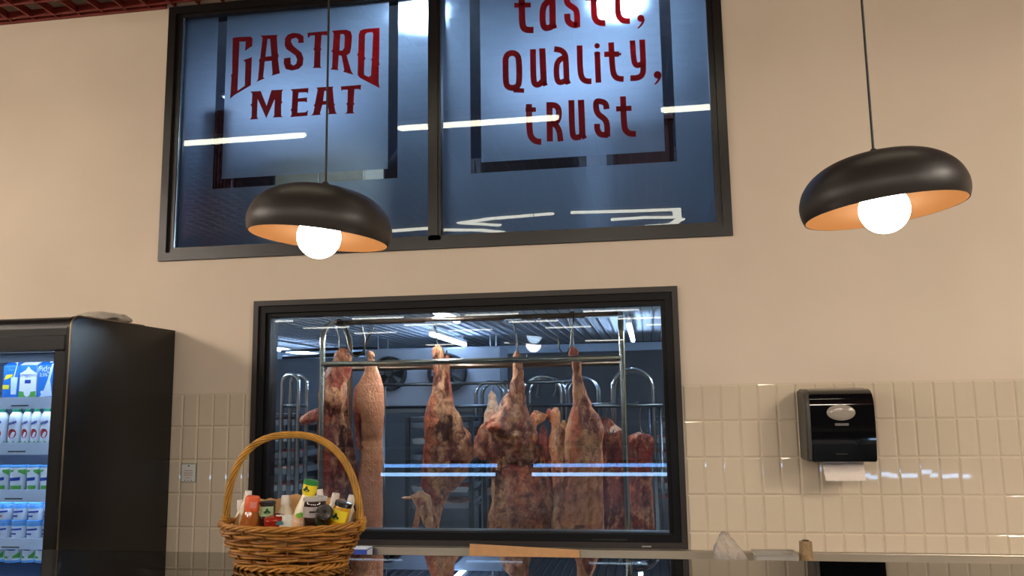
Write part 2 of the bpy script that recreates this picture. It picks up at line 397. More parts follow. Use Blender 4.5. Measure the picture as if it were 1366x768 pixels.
for fr, pts, wd in [
 (C3, [(392,-75),(395,50),(400,350),(430,425),(490,440),(568,440)], 95), (C3, [(285,78),(528,72)], 70),
 (C3, [(838,-70),(846,100),(848,400)], 95), (C3, [(846,10),(760,30),(702,110),(698,340),(735,415),(800,405),(830,390)], 92), (C3, [(835,400),(905,378)], 60),
 (C3, [(1180,-90),(1060,-70),(1052,20),(1080,70),(1160,115),(1205,170),(1208,400)], 88), (C3, [(1215,365),(1130,365),(1065,310),(1060,200)], 92),
 (C4, [(308,-75),(315,200),(345,275),(400,300),(465,300)], 80), (C4, [(205,-8),(402,-8)], 36),
 (C4, [(700,-70),(622,-72),(625,180),(660,245),(710,273),(785,273)], 78), (C4, [(625,-8),(745,-8)], 34),
 (C5, [(460,140),(465,520),(490,572),(540,565),(580,520)], 72), (C5, [(572,130),(592,575)], 76), (C5, [(575,570),(630,548)], 50),
 (C5, [(715,138),(800,150),(850,200),(858,300),(868,560)], 70), (C5, [(850,240),(780,262),(742,330),(745,500),(780,548),(840,525)], 68), (C5, [(850,550),(910,525)], 50),
 (C6, [(28,185),(35,500),(60,590),(110,618),(172,618)], 70),
 (C6, [(240,262),(256,635)], 68), (C6, [(205,290),(240,255),(278,290)], 14),
 (C6, [(408,148),(425,480),(450,560),(500,588),(560,590)], 70), (C6, [(325,293),(505,290)], 66), (C6, [(505,290),(530,290)], 30),
 (C6, [(665,125),(680,370),(710,430),(760,420),(785,400)], 68), (C6, [(782,115),(800,480),(780,550),(720,580),(640,580)], 70),
 (C7, [(125,150),(130,440),(150,510),(200,552),(258,555)], 66), (C7, [(88,212),(200,210)], 50),
 (C7, [(345,130),(350,552)], 66), (C7, [(345,160),(420,165),(450,220),(440,330),(370,375)], 64), (C7, [(390,350),(450,420),(465,550)], 62),
 (C7, [(580,108),(588,470),(615,515),(680,500)], 64), (C7, [(683,105),(700,515)], 68), (C7, [(690,512),(738,490)], 45),
 (C7, [(958,205),(950,140),(880,118),(843,125),(845,210),(870,265),(940,310),(965,370),(965,500)], 64), (C7, [(975,482),(890,480),(858,430),(855,362)], 64),
 (C7, [(1133,68),(1145,400),(1175,450),(1215,470),(1272,470)], 64), (C7, [(1060,203),(1225,195)], 56)]:
    stroke(tb2, fr, pts, wd)
stroke(tb2, C5, [(130,260),(150,205),(210,182),(270,205),(293,270),(297,540),(270,595),(200,612),(145,585),(132,520)], 72, closed=True)
stroke(tb2, C5, [(225,635),(355,640)], 55)
for fr, c, r, tail, wa in [(C4, (925,238), 46, [(962,250),(945,310),(885,372)], 42), (C6, (968,540), 46, [(1000,545),(985,600),(935,655)], 40)]:
    disc(tb2, fr, c, r); stroke(tb2, fr, tail, wa, w1_=14)
disc(tb2, C6, (240, 190), 33)
tag(tb2.build('window_lettering', M_red), 'dark red vinyl lettering taste, Quality, trust on the right frosted office window pane', 'lettering', 'red lettering on the office window')

# ------------------------------------------------------------------ office behind the upper window
M_off = mat('office_wall', (140, 152, 170), .8)
ox0, ox1, oy0, oy1, oz0, oz1 = -3.6, 1.6, .165, 4.2, 2.47, 4.16
mb = MB().box(ox0-.05, ox0, oy0, oy1, oz0, oz1); struct(mb.build('wall_office_left', M_off))
struct(MB().box(ox1, ox1+.05, oy0, oy1, oz0, oz1).build('wall_office_right', M_off))
struct(MB().box(ox0, ox1, oy1, oy1+.05, oz0, oz1).build('wall_office_back', M_off))
struct(MB().box(ox0-.05, ox1+.05, .165, oy1+.05, oz1, oz1+.05).build('ceiling_office', mat('office_ceiling', (215, 222, 232), .8)))
struct(MB().box(ox0-.05, ox1+.05, .165, oy1+.05, oz0-.05, oz0).build('floor_office', mat('office_floor', (70, 68, 66), .6)))
def office_lamp(px, Y, z, label):
    p = at(px, 20, Y); r = root('ceiling_spot', (p.x, Y, z), label, 'lamp', 'office ceiling spots')
    MB().lathe([(.10, .0), (.11, .02), (.11, .03), (.02, .035)], 24).build('housing', M_tubewhite, r, local=True)
    MB().tube([(0, 0, .035), (0, 0, oz1-z)], .01, 8).build('stem', M_tubewhite, r, local=True)
    MB().lathe([(.0, .004), (.095, .004), (.095, -.004), (.0, -.004)], 24).build('diffuser', emis('office_light', (205, 228, 255), 1.0*OFFICE_W), r, local=True)
office_lamp(566, .40, 4.0, 'bright cold ceiling spot glowing through the film beside the window mullion')
office_lamp(824, .40, 3.97, 'bright cold ceiling spot glowing through the film above the word taste')
for q, (px, wq) in enumerate(((330, .62), (470, .62), (640, .70), (760, .70), (880, .62))):
    p = at(px, 200, 1.5); hq = .93+.05*(q % 2)
    rr = root('storage_cabinet', (p.x, 1.55, oz0), 'dark office storage cabinet blurred behind the frosted film, '+('leftmost', 'second from the left', 'middle one', 'second from the right', 'rightmost')[q]+' of five', 'cabinet', 'dark storage cabinets in the office')
    M_sc = mat('dark_cabinet', (44, 42, 44), .6)
    MB().bbox(-wq/2*.93, wq/2*.93, -.2, .2, .04, hq, .004).build('body', M_sc, rr, local=True)
    for sx in (-1, 1):
        dd = MB().bbox(min(0, sx*wq*.44)+.004, max(0, sx*wq*.44)-.004, -.216, -.201, .06, hq-.02, .003).build('door', M_sc, rr, local=True)
        hd = MB().tube([(sx*.03, -.235, hq*.5), (sx*.03, -.235, hq*.5+.12)], .005, 6).build('handle', M_steel, None); hd.parent = dd
    MB().box(-wq*.44, wq*.44, -.18, .18, 0, .039).build('plinth', M_black, rr, local=True)
for px, lab in ((407, 'added broad cold panel brightening the film behind the words GASTRO MEAT'), (765, 'added broad cold panel brightening the film behind the word Quality')):  # added panels with no lamp seen there, brightening the upper film
    p = at(px, 100, 2.1); rr = root('added_flat_light', (p.x, 2.1, oz1-.02), lab, 'ceiling light', 'added office ceiling panels')
    MB().box(-.52, .52, -.45, .45, -.002, .0195).build('housing', M_tubewhite, rr, local=True)
    MB().box(-.5, .5, -.43, .43, -.012, -.0025).build('diffuser', emis('added_office_light', (200, 222, 255), 3.2), rr, local=True)
# cream cabinet, chair, sofa, desk
p0, p1 = at(366, 260, .58), at(488, 196, .58)
r = root('cabinet', ((p0.x+p1.x)/2, .72, oz0), 'cream office cabinet seen blurred behind the frosted film above the left pendant lamp', 'cabinet')
hw = (p1.x-p0.x)/2
MB().bbox(-hw, hw, -.14, .22, 0, p1.z-oz0, .008).build('body', mat('cream_cabinet', (205, 190, 160), .6), r, local=True)
for sx in (-1, 1): MB().bbox(min(sx*.004, sx*(hw-.01)), max(sx*.004, sx*(hw-.01)), -.15, -.14, .04, p1.z-oz0-.04, .003).build('door', mat('cream_cabinet_door', (212, 198, 168), .5), r, local=True)
MB().bbox(-hw-.01, hw+.01, -.155, .23, p1.z-oz0, p1.z-oz0+.02, .004).build('top', mat('cream_cabinet_door', (212, 198, 168), .5), r, local=True)
pc = at(543, 180, .34)
r = root('office_chair', (pc.x+.03, .44, oz0), 'dark round-backed office chair behind the frosted film beside the mullion', 'chair')
M_chair = mat('chair_fabric', (48, 50, 54), .8)
bk = MB(); n = 20; zt = pc.z-oz0
for s_ in (0, 1): pass
prof = []
vs = []
for j in range(15):
    tz = j/14; zz = zt-.62+.62*tz; wd = .20*math.sqrt(max(.02, 1-max(0, (tz-.55)/.45)**2.6))
    for k in range(n):
        a = 2*PI*k/n; vs.append((wd*math.cos(a), -.02-.03*math.sin(a)+.03*abs(math.cos(a)), zz))
bk.add(vs, [(j*n+k, j*n+(k+1) % n, (j+1)*n+(k+1) % n, (j+1)*n+k) for j in range(14) for k in range(n)]+[tuple(range(n)), tuple(14*n+k for k in range(n))])
bk.build('backrest', M_chair, r, smooth=True, local=True)
MB().bbox(-.19, .22, .0, .46, .44, .52, .03, 3).build('seat', M_chair, r, local=True)
MB().lathe([(.03, .08), (.03, .44)], 12, (0, .23, 0)).build('column', M_darksteel, r, local=True)
for k in range(5):
    a = 2*PI*k/5; MB().tube([(0, .23, .10), (.19*math.cos(a), .23+.2*math.sin(a), .04)], .016, 8).build('leg', M_darksteel, r, local=True)
pa, pb_ = at(655, 214, .5), at(786, 204, .5)
r = root('sofa', ((pa.x+pb_.x)/2-.07, .62, oz0), 'black sofa showing its back through the clear band under the word trust', 'sofa')
hw = (pb_.x-pa.x)/2; zt = pa.z-oz0+.03
M_sofa = mat('black_leather', (22, 14, 14), .45)
MB().bbox(-hw, hw, -.12, .06, .12, zt, .03, 3).build('backrest', M_sofa, r, local=True)
MB().bbox(-hw, hw, .06, .6, .12, .42, .03, 3).build('seat', M_sofa, r, local=True)
for sx in (-1, 1):
    for yy in (-.06, .54): MB().lathe([(.02, 0), (.025, .12)], 10, (sx*(hw-.06), yy, 0)).build('leg', M_darksteel, r, local=True)
pa, pb_ = at(812, 205, .5), at(905, 195, .5)
r = root('desk', ((pa.x+pb_.x)/2, .75, oz0), 'dark red-brown desk showing through the clear band at the right of the office window', 'desk')
hw = (pb_.x-pa.x)/2-.02; zt = .86
M_desk = mat('brown_wood', (72, 38, 32), .5, noise_amt=.25, noise_scale=6)
MB().bbox(-hw, hw, -.25, .35, zt-.03, zt, .004).build('top', M_desk, r, local=True)
MB().bbox(-hw+.03, hw-.03, -.24, -.22, .1, zt-.03, .003).build('front_panel', M_desk, r, local=True)
for sx in (-1, 1): MB().bbox(sx*(hw-.02)-.015, sx*(hw-.02)+.015, -.22, .33, 0, zt-.03, .003).build('side_panel', M_desk, r, local=True)
pb2 = at(795, 218, .42)
r = root('water_bottle', (pb2.x, .50, oz0+.80), 'small blue-capped bottle glimpsed in the clear band between sofa and desk', 'bottle')
MB().box(-.055, .055, -.05, .05, -.80, -.004).build('stand', mat('white_stand', (190, 200, 215), .6), r, local=True)
MB().lathe([(.0, 0), (.03, 0), (.032, .01), (.032, pb2.z-oz0-.80-.02+.02), (.014, pb2.z-oz0-.80+.02), (.014, pb2.z-oz0-.80+.03)], 16).build('body', mat('pet', (180, 195, 215), .2), r, local=True)
MB().lathe([(.016, pb2.z-oz0-.80+.03), (.016, pb2.z-oz0-.80+.05), (0, pb2.z-oz0-.80+.05)], 16).build('cap', mat('blue_cap', (20, 60, 190), .4), r, local=True)
# patterned curtain behind left clear band and dark pouffe
pc = at(292, 215, .25)
cb = MB(); n = 40
vs = [(pc.x-.06+.15*i/n, .26+.018*math.sin(i*1.1), z) for z in (oz0, pc.z+.32) for i in range(n+1)]
cb.add(vs, [(i, i+1, n+2+i, n+1+i) for i in range(n)])
M_cur = mat('curtain', (90, 60, 66), .8, noise_amt=.75, noise_scale=30)
tag(cb.build('curtain', M_cur, smooth='all'), 'dark patterned curtain showing through the narrow clear band at the left of the office window', 'curtain')

# ------------------------------------------------------------------ shop lights
def shop_tube(x0, x1, y, z, label, grp, r=.022, m_=None):
    t_ = root('tube_light', ((x0+x1)/2, y, z), label, 'ceiling light', grp)
    hl = (x1-x0)/2
    MB().bbox(-hl, hl, -.03, .03, .012, .05, .004).build('housing', M_tubewhite, t_, local=True)
    MB().tube([(-hl+.01, 0, 0), (-hl+.04, 0, 0), (hl-.04, 0, 0), (hl-.01, 0, 0)], [r*.6, r, r, r*.6], 12).build('tube', m_ or M_tube, t_, local=True, smooth='all')
    for sx in (-.7, .7): MB().tube([(sx*hl, 0, .05), (sx*hl, 0, 4.5-z)], .002, 5).build('suspension_wire', M_darksteel, t_, local=True)
k = 0
for x0 in (-3.98, -1.91, .16):
    k += 1
    shop_tube(x0, x0+1.31, -1.89, 3.88, 'white linear light mirrored in the office window, '+('leftmost', 'middle one', 'rightmost')[k-1]+' of its row', 'linear lights mirrored in the office window', .026)
for iy, y in enumerate((-15.6, -17.6, -19.6, -25.0)):
    for ix in range(4):
        x0 = -10.2+ix*2.9+.75*iy
        shop_tube(x0, x0+1.35, y, 3.88, 'distant white linear light mirrored along the top of the cold room window', 'linear lights mirrored in the cold room window', .024, M_tubefar)
# bent light strips mirrored at the foot of the right office pane
def bent(pts, wd, label):
    q = []
    for px, py in pts:
        d = CF*FPX+(px-683)*CR-(py-384)*CU; c = Vector((CAM.x, -CAM.y, CAM.z)); d = Vector((d.x, -d.y, d.z)); q.append(c+d*((3.9-c.z)/d.z))
    mb = MB(); cur = q
    mb2 = MB()
    for a, b in zip(q[:-1], q[1:]):
        t_ = (b-a).normalized(); nn = Vector((-t_.y, t_.x, 0))*wd
        for B_, z0, z1 in ((mb, -.012, 0), (mb2, .001, .035)):
            e_ = t_*wd*.8
            vs = [Vector((p.x, p.y, 3.9+z)) for z in (z0, z1) for p in (a-e_+nn, a-e_-nn, b+e_-nn, b+e_+nn)]
            B_.add(vs, [(0, 1, 2, 3), (4, 5, 6, 7), (0, 1, 5, 4), (1, 2, 6, 5), (2, 3, 7, 6), (3, 0, 4, 7)])
    r_ = root('zigzag_light', (q[0].x, q[0].y, 3.9), label, 'ceiling light', 'angular light strips mirrored in the office window')
    mb.build('diffuser', M_tube2, r_); mb2.build('housing', M_tubewhite, r_)
M_tube2 = emis('strip_light', (255, 244, 214), 9.0)
bent([(733, 282.4), (653, 289), (614, 294.7), (650, 297), (662, 297.8)], .05, 'angular light strip mirrored in the middle foot of the right office pane')
bent([(592, 304.2), (640, 304.6), (666, 307)], .055, 'short bent light strip mirrored just right of the mullion foot')
bent([(765, 280.6), (846, 278.6), (903, 276.5), (904, 287), (860, 287.5), (819, 290)], .05, 'angular light strip mirrored in the lower right corner of the office window')
bent([(907, 290), (896, 297), (866, 299)], .055, 'short light strip mirrored below the others in the lower right corner of the office window')
bent([(522, 305.5), (569, 302)], .06, 'short light strip mirrored just left of the mullion foot beside the pendant shade')
# added unseen panels that light the shop (beside and behind the viewer)
def panel(x, y, label):
    r_ = root('added_panel', (x, y, 3.7), label, 'ceiling light', 'added light panels over the sales floor')
    MB().bbox(-.6, .6, -.3, .3, 0, .03, .004).build('housing', M_tubewhite, r_, local=True)
    for sx in (-.5, .5): MB().tube([(sx, 0, .031), (sx, 0, 4.5-3.7)], .002, 5).build('suspension_wire', M_darksteel, r_, local=True)
    MB().box(-.57, .57, -.27, .27, -.14, -.001).build('diffuser', emis('added_panel_light', (255, 241, 224), PANEL_E), r_, local=True)
for x, y in ((3.7, -3.2), (4.2, -6.0), (6.2, -4.6), (-6.0, -3.6), (-6.0, -6.4), (-8.4, -4.6), (-6.6, -2.4), (-3.4, -8.6), (-.6, -8.6), (2.2, -8.6)):
    panel(x, y, 'added unseen light panel hanging below the grid ceiling over the sales floor')

# ------------------------------------------------------------------ pendant lamps
M_shade = mat('black_shade', (38, 33, 30), .42, spec=.5)
M_copper = mat('copper_inside', (158, 112, 66), .45, .2)
M_bulb = emis('globe_bulb', (255, 246, 232), BULB_E)
def pendant(x, z, tilt, label, rot):
    y = -2.1
    r_ = root('pendant_lamp', (x, y, z), label, 'pendant lamp', 'black and copper pendant lamps over the counter')
    T = Matrix.Rotation(tilt, 3, 'Y') @ Matrix.Rotation(rot, 3, 'X')
    outer = [(.012, .150), (.05, .150), (.09, .146), (.128, .133), (.161, .110), (.183, .082), (.193, .052), (.1945, .032), (.192, .014), (.187, .0)]
    inner = [(.184, .0), (.189, .014), (.191, .032), (.189, .050), (.179, .080), (.157, .107), (.126, .129), (.088, .142), (.05, .146), (.012, .146)]
    def fine(pr):
        return [(a, b*.93) for a, b in smooth_path(pr, 2)]
    MB().lathe(fine(outer)+[(.184, 0)], 72, mtx=T, caps=False).build('shade', M_shade, r_, smooth='all', local=True)
    MB().lathe(fine(inner), 72, mtx=T, caps=False).build('copper_lining', M_copper, r_, smooth='all', local=True)
    MB().lathe([(0, .16), (.006, .16), (.011, .153), (.013, .145), (.013, .136)], 20, mtx=T, caps=False).build('cord_cap', M_shade, r_, smooth=True, local=True)
    bz = .006; R_ = .0588
    MB().lathe([(R_*math.sin(a), bz-R_*math.cos(a)) for a in [PI*i/28 for i in range(29)]], 48, mtx=T, caps=False).build('globe_bulb', M_bulb, r_, smooth='all', local=True)
    MB().lathe([(.022, bz+.052), (.022, .125), (.03, .133)], 20, mtx=T).build('socket', mat('socket', (60, 50, 45), .5), r_, smooth=True, local=True)
    top = T @ Vector((0, 0, .158))
    MB().tube([top, (top.x, top.y, 4.0-z)], .0032, 8).build('cord', mat('black_cord', (16, 14, 14), .5), r_, local=True)
pendant(-.868, 2.132, math.radians(6.3), 'black domed pendant lamp with copper inside hanging in front of the office window', 0)
pendant(.583, 2.132, math.radians(-5.5), 'black domed pendant lamp with copper inside hanging before bare cream wall, tilted up rightward', 0)

# ------------------------------------------------------------------ display counter
r = root('display_counter', (-.5, -1.9, 0), 'long serving counter with a dark reflecting glass top under the pendant lamps', 'counter')
CX0, CX1, CY0, CY1, CZ = -4.2, 3.2, -2.75, -1.60, 1.22
M_ctop = glassmat('counter_glass', (70, 74, 78), 2.9)
MB().bbox(CX0, CX1, CY0, CY1, CZ-.008, CZ, .0015, 1).build('glass_top', M_ctop, r)
MB().box(CX0, CX1, -1.78, -1.774, CZ-.013, CZ-.0085).build('joint_strip', mat('alu', (150, 148, 140), .4, .6), r)
MB().box(CX0, CX1, CY0+.02, CY1-.06, .12, .80).build('body', mat('counter_body', (28, 27, 28), .5), r)
MB().box(CX0, CX1, CY0+.02, CY1-.06, .02, .12).build('plinth', M_black, r)
MB().box(CX0, CX1, CY0, CY0+.012, .80, CZ-.0085).build('front_glass', M_glass, r)
for x in (CX0, -2.35, -.45, 1.5, CX1-.03): MB().box(x, x+.03, CY0+.03, CY0+.06, .80, CZ-.014).build('post', M_darksteel, r); MB().box(x, x+.03, CY1-.10, CY1-.07, .80, CZ-.014).build('post', M_darksteel, r)
MB().box(CX0, CX1, CY1-.045, CY1-.015, CZ-.035, CZ-.009).build('rear_rail', mat('rail_dark', (40, 40, 42), .4, .5), r)
M_led = emis('led_strip', (170, 212, 255), LED_E)
for a, b in ((-1.93, -1.09), (-.83, .13), (1.32, 1.97)): MB().box(a, b, CY1-.0145, CY1-.008, CZ-.036, CZ-.012).build('led_strip', M_led, r)

# steel back counter under the windows
r = root('back_worktop', (.3, -.3, 0), 'stainless steel worktop with upstand along the tiled wall', 'worktop')
BX0, BX1 = -1.72, 2.4
M_st2 = mat('brushed_steel', (165, 155, 140), .35, .9, bump=.05, bump_scale=80)
MB().bbox(BX0, BX1, -.62, -.012, .86, .90, .004).build('worktop', M_st2, r)
MB().bbox(BX0, BX1, -.045, -.012, .9005, .982, .004).build('upstand', M_st2, r)
for x in (BX0+.05, -.9, .8, BX1-.05):
    for yy in (-.57, -.07): MB().tube([(x, yy, 0), (x, yy, .858)], .02, 10).build('leg', M_steel, r)
MB().bbox(BX0+.03, BX1-.03, -.6, -.04, .25, .28, .004).build('undershelf', M_st2, r)

# cardboard, blue box, bag, tray, twine
M_card = mat('cardboard', (186, 140, 96), .85, noise_amt=.08, noise_scale=25)
a0, a1, a2, a3 = at(625, 742, -.07), at(627, 725, -.07), at(773, 733, -.07), at(773, 744, -.07)
mb = MB(); th = .006
pts = [(a1.x, a1.z), (a2.x, a2.z), (a3.x, .9006), (a0.x, .9006)]
mb.add([(x, yy, z) for yy in (-.075, -.069) for x, z in pts], [(0, 1, 2, 3), (4, 5, 6, 7), (0, 1, 5, 4), (1, 2, 6, 5), (2, 3, 7, 6), (3, 0, 4, 7)])
tag(mb.build('cardboard_sheet', M_card), 'flat brown cardboard piece leaning on the steel upstand under the cold room window', 'cardboard')
a0, a1 = at(474, 740, -.12), at(493, 731, -.12)
r = root('blue_carton', (a1.x-.12, -.12, .9006), 'low blue carton with white edge beside the wicker basket', 'box')
MB().bbox(a1.x-.24, a1.x, -.16, -.08, .9006, a1.z, .003).build('body', mat('blue_card', (40, 70, 160), .5), r)
MB().box(a1.x-.24, a1.x+.001, -.161, -.079, a1.z+.0005, a1.z+.004).build('white_rim', mat('white_card', (205, 205, 210), .6), r)
MB().box(a1.x+.0005, a1.x+.002, -.158, -.082, .91, a1.z-.004).build('end_label', MATS['white_card'], r)
# plastic bag
M_bag = mat('clear_bag', (222, 214, 205), .18, trans=.7, ior=1.12, bump=.6, bump_scale=25)
c0 = at(978, 742, -.3); tp = at(968, 709, -.3)
bm = bmesh.new(); bmesh.ops.create_icosphere(bm, subdivisions=5, radius=1)
for v in bm.verts:
    p = v.co.copy(); h = (p.z+1)/2
    wx = .085*(1-.55*h) ; wz = (tp.z-.902)
    q = Vector((p.x*wx*(1.0+.2*(1-h)) - .035*h, p.y*.06*(1-.4*h), h*wz))
    q += noise.noise_vector(p*2.4)*.012 + noise.noise_vector(p*7)*.005
    if h > .93: q.x += noise.noise(p*12)*.01
    q.z = max(q.z, 0); v.co = q+Vector((c0.x, -.3, .9012))
mb = MB().frombm(bm)
tag(mb.build('plastic_bag', M_bag, smooth='all'), 'crumpled clear plastic bag standing on the back worktop right of the cold room window', 'bag')
# clear tray
a0, a1 = at(1006, 744, -.3), at(1062, 738, -.3)
mb = MB(); x0, x1, zt = a0.x, a1.x, a1.z
o = [(x0, -.36, zt), (x1, -.36, zt), (x1, -.22, zt), (x0, -.22, zt)]; i = [(x0+.015, -.345, .9012), (x1-.015, -.345, .9012), (x1-.015, -.235, .9012), (x0+.015, -.235, .9012)]
mb.add(o+i, [(0, 1, 5, 4), (1, 2, 6, 5), (2, 3, 7, 6), (3, 0, 4, 7), (4, 5, 6, 7)])
for a, b in zip(o, o[1:]+o[:1]): mb.tube([a, b], .0035, 6)
tag(mb.build('plastic_tray', mat('clear_plastic', (200, 195, 188), .15, trans=.6, ior=1.1)), 'shallow clear plastic tray on the back worktop beside the twine spool', 'tray')
# twine spool
p0, p1 = at(1066, 740, -.28), at(1085, 740, -.28); tp = at(1075, 720, -.28); R0 = (p1.x-p0.x)/2
r = root('twine_spool', ((p0.x+p1.x)/2, -.28, .9006), 'brown spool of butcher twine standing on the back worktop', 'spool')
hh = tp.z-.9006; pr = [(R0*.5, 0)]
nw = 44
for k in range(nw): zc = .006+(hh-.012)*(k+.5)/nw; dz = (hh-.012)/nw/2; rr = R0*(1.0+.06*math.cos(k/nw*PI)); pr += [(rr-.0012, zc-dz), (rr, zc), (rr-.0012, zc+dz*.9)]
pr += [(R0*.5, hh-.004)]
MB().lathe(pr, 28, mtx=None, c=(0, 0, 0)).build('twine', mat('twine', (150, 125, 92), .9, noise_amt=.2, noise_scale=90), r, smooth=False, local=True)
MB().lathe([(R0*.42, -.0+.0005), (R0*.5, .0005), (R0*.5, hh), (R0*.42, hh), (R0*.42, .0005)], 20, caps=False).build('cardboard_core', mat('core', (80, 64, 48), .9), r, local=True)

# ------------------------------------------------------------------ paper towel dispenser
dx0, dx1, dz0, dz1 = .722, .975, 1.405, 1.735
dx0 = at(1066, 560, -.02).x; dx0 = .715
r = root('towel_dispenser', (.85, 0, 1.40), 'glossy black paper towel dispenser mounted on the cream tiles', 'dispenser')
M_db = mat('black_gloss_plastic', (12, 12, 14), .06, coat=.5); M_dg = mat('grey_plastic', (72, 68, 62), .38)
def side_profile(shrink=0, y_front=-.205):
    # (y,z) outline: back, curved top, front, bottom
    pts = [(-.008, dz0), (-.008, dz1-.004), (-.06, dz1), (-.12, dz1-.004)]
    for k in range(1, 9):
        a = k/8*PI/2; pts.append((-.12-(-y_front-.12)*math.sin(a), dz1-.004-.075*(1-math.cos(a))))
    pts += [(y_front-.004, dz1-.16), (y_front+.002, dz1-.25), (y_front+.014, dz0)]
    return pts
def extr(prof, x0, x1):
    n = len(prof); mb = MB(); vs = [(x, y, z) for x in (x0, x1) for y, z in prof]
    mb.add(vs, [(i, (i+1) % n, n+(i+1) % n, n+i) for i in range(n)]+[tuple(range(n)), tuple(range(n, 2*n))]); return mb
def bevelled(mb, off, seg=2, ang=30):
    me = bpy.data.meshes.new('t'); me.from_pydata(mb.v, [], mb.f); bm = bmesh.new(); bm.from_mesh(me); bpy.data.meshes.remove(me)
    bmesh.ops.recalc_face_normals(bm, faces=bm.faces)
    es = [e for e in bm.edges if len(e.link_faces) == 2 and e.calc_face_angle(0) > math.radians(ang)]
    bmesh.ops.bevel(bm, geom=es, offset=off, segments=seg, affect='EDGES'); return MB().frombm(bm)
pf = side_profile()
bevelled(extr([(min(y+.004, -.008) if y > -.19 else y+.006, z) for y, z in pf], .70, .998), .008, 3).build('case', M_dg, r, smooth=True)
# front cover, a little narrower, curving over the top
fp = [(y, z) for y, z in pf[3:]]
inn = [(y+.016, z-.004) for y, z in fp][::-1]
cov = extr(fp+inn, .722, 1.0)
bevelled(cov, .004, 2).build('front_cover', M_db, r, smooth=True)
# oval window
cx, cz = (at(1122, 550, -.21).x, at(1122, 550, -.21).z); mb = MB(); vs = []
for ring, (s_, yo) in enumerate(((1.0, 0), (.93, -.003), (.5, -.0045), (.01, -.005))):
    for k in range(40):
        a = 2*PI*k/40; vs.append((cx+.062*s_*math.cos(a), -.2085+yo, cz+.036*s_*math.sin(a)))
mb.add(vs, [(j*40+k, j*40+(k+1) % 40, (j+1)*40+(k+1) % 40, (j+1)*40+k) for j in range(3) for k in range(40)])
# lay the oval on the curved cover
prof_yz = sorted([(z, y) for y, z in fp])
def cover_y(z):
    for (za, ya), (zb, yb) in zip(prof_yz[:-1], prof_yz[1:]):
        if za <= z <= zb and zb > za: return ya+(yb-ya)*(z-za)/(zb-za)
    return -.205
for v in mb.v: v.y = cover_y(v.z)+(v.y+.2085)-.0015
mb.build('view_window', mat('smoked_window', (150, 140, 128), .12, spec=.6), r, smooth='all')
zl = at(1124, 566, -.21).z
MB().bbox(cx-.030, cx+.030, cover_y(zl)-.003, cover_y(zl)+.002, zl-.006, zl+.006, .0015).build('badge', mat('badge', (105, 100, 95), .4, .3), r)
MB().box(cx-.03, cx+.02, cover_y(1.45)-.0008, cover_y(1.45)+.001, 1.438, 1.440).build('key_slot', M_dg, r)
# towel with serrated edge
tx0, tx1 = .775, .955; zb = 1.312
mb = MB(); n = 30; vs = []
for row in range(6):
    for k in range(2*n+1):
        f_ = k/(2*n); z = 1.41+(zb-1.41)*row/5
        if row == 5 and k % 2: z += .005
        vs.append((tx0+(tx1-tx0)*f_+.012*(row/5)*(1-.4*f_), -.115-.01*row/5+.004*math.sin(f_*5+row*.5), z))
W_ = 2*n+1
mb.add(vs, [(j*W_+k, j*W_+k+1, (j+1)*W_+k+1, (j+1)*W_+k) for j in range(5) for k in range(2*n)])
mb.build('paper_towel', mat('paper', (228, 214, 202), .9, bump=.4, bump_scale=120), r, smooth='all')

# small notice on the tiles
p0, p1 = at(241, 643, -.01), at(262, 618, -.01)
r = root('notice_card', ((p0.x+p1.x)/2, -.007, p0.z), 'small white notice card with green border stuck on the tiles beside the fridge', 'notice')
MB().box(p0.x, p1.x, -.010, -.007, p0.z, p1.z).build('backing', mat('green_edge', (70, 100, 86), .6), r)
MB().box(p0.x+.003, p1.x-.003, -.0108, -.0101, p0.z+.003, p1.z-.003).build('card', mat('card_white', (205, 205, 198), .5), r)
tcx, hz = (p0.x+p1.x)/2, p1.z-p0.z
M_ink = mat('red_ink', (150, 60, 62), .7); M_ink2 = mat('dark_ink', (60, 70, 66), .7)
mb = MB()
for q, (fz, fw) in enumerate(((.62, .52), (.52, .6), (.44, .56), (.36, .6), (.24, .4))): mb.box(tcx-fw*(p1.x-p0.x)/2, tcx+fw*(p1.x-p0.x)/2, -.0112, -.0109, p0.z+hz*fz-.0012, p0.z+hz*fz+.0012)
mb.build('print', M_ink, r)
mb = MB(); mb.box(tcx-.004, tcx+.004, -.0112, -.0109, p1.z-.016, p1.z-.008)
for q in (-1, 0, 1): mb.box(tcx+q*.018-.003, tcx+q*.018+.003, -.0112, -.0109, p0.z+.008, p0.z+.013)
mb.build('symbols', M_ink2, r)
# ------------------------------------------------------------------ cold room shell
M_cold = mat('cold_panel', (98, 101, 105), .45, noise_amt=.06, noise_scale=2)
cx0, cx1, cy1, cz1 = -4.6, 1.6, 5.2, 2.36
struct(MB().box(cx0-.05, cx0, .17, cy1, 0, cz1).build('wall_cold_left', M_cold))
struct(MB().box(cx1, cx1+.05, .17, cy1, 0, cz1).build('wall_cold_right', M_cold))
mb = MB().box(cx0, cx1, cy1, cy1+.05, 0, cz1)
for k in range(12): mb.box(cx0+.3+k*.52, cx0+.304+k*.52, cy1-.004, cy1, 0, cz1)
struct(mb.build('wall_cold_back', M_cold))
struct(MB().box(cx0-.05, cx1+.05, .17, cy1+.05, cz1, cz1+.05).build('ceiling_cold', mat('cold_ceiling', (205, 210, 215), .8)))
struct(MB().box(cx0-.05, cx1+.05, .17, cy1+.05, -.02, .001).build('floor_cold', mat('cold_floor', (180, 180, 178), .6)))
mb = MB(); x = cx0+.05
while x < cx1: mb.box(x, x+.012, .2, cy1-.02, cz1-.007, cz1-.0005); x += .085
struct(mb.build('trim_1', mat('ceiling_rib', (150, 155, 162), .85)))
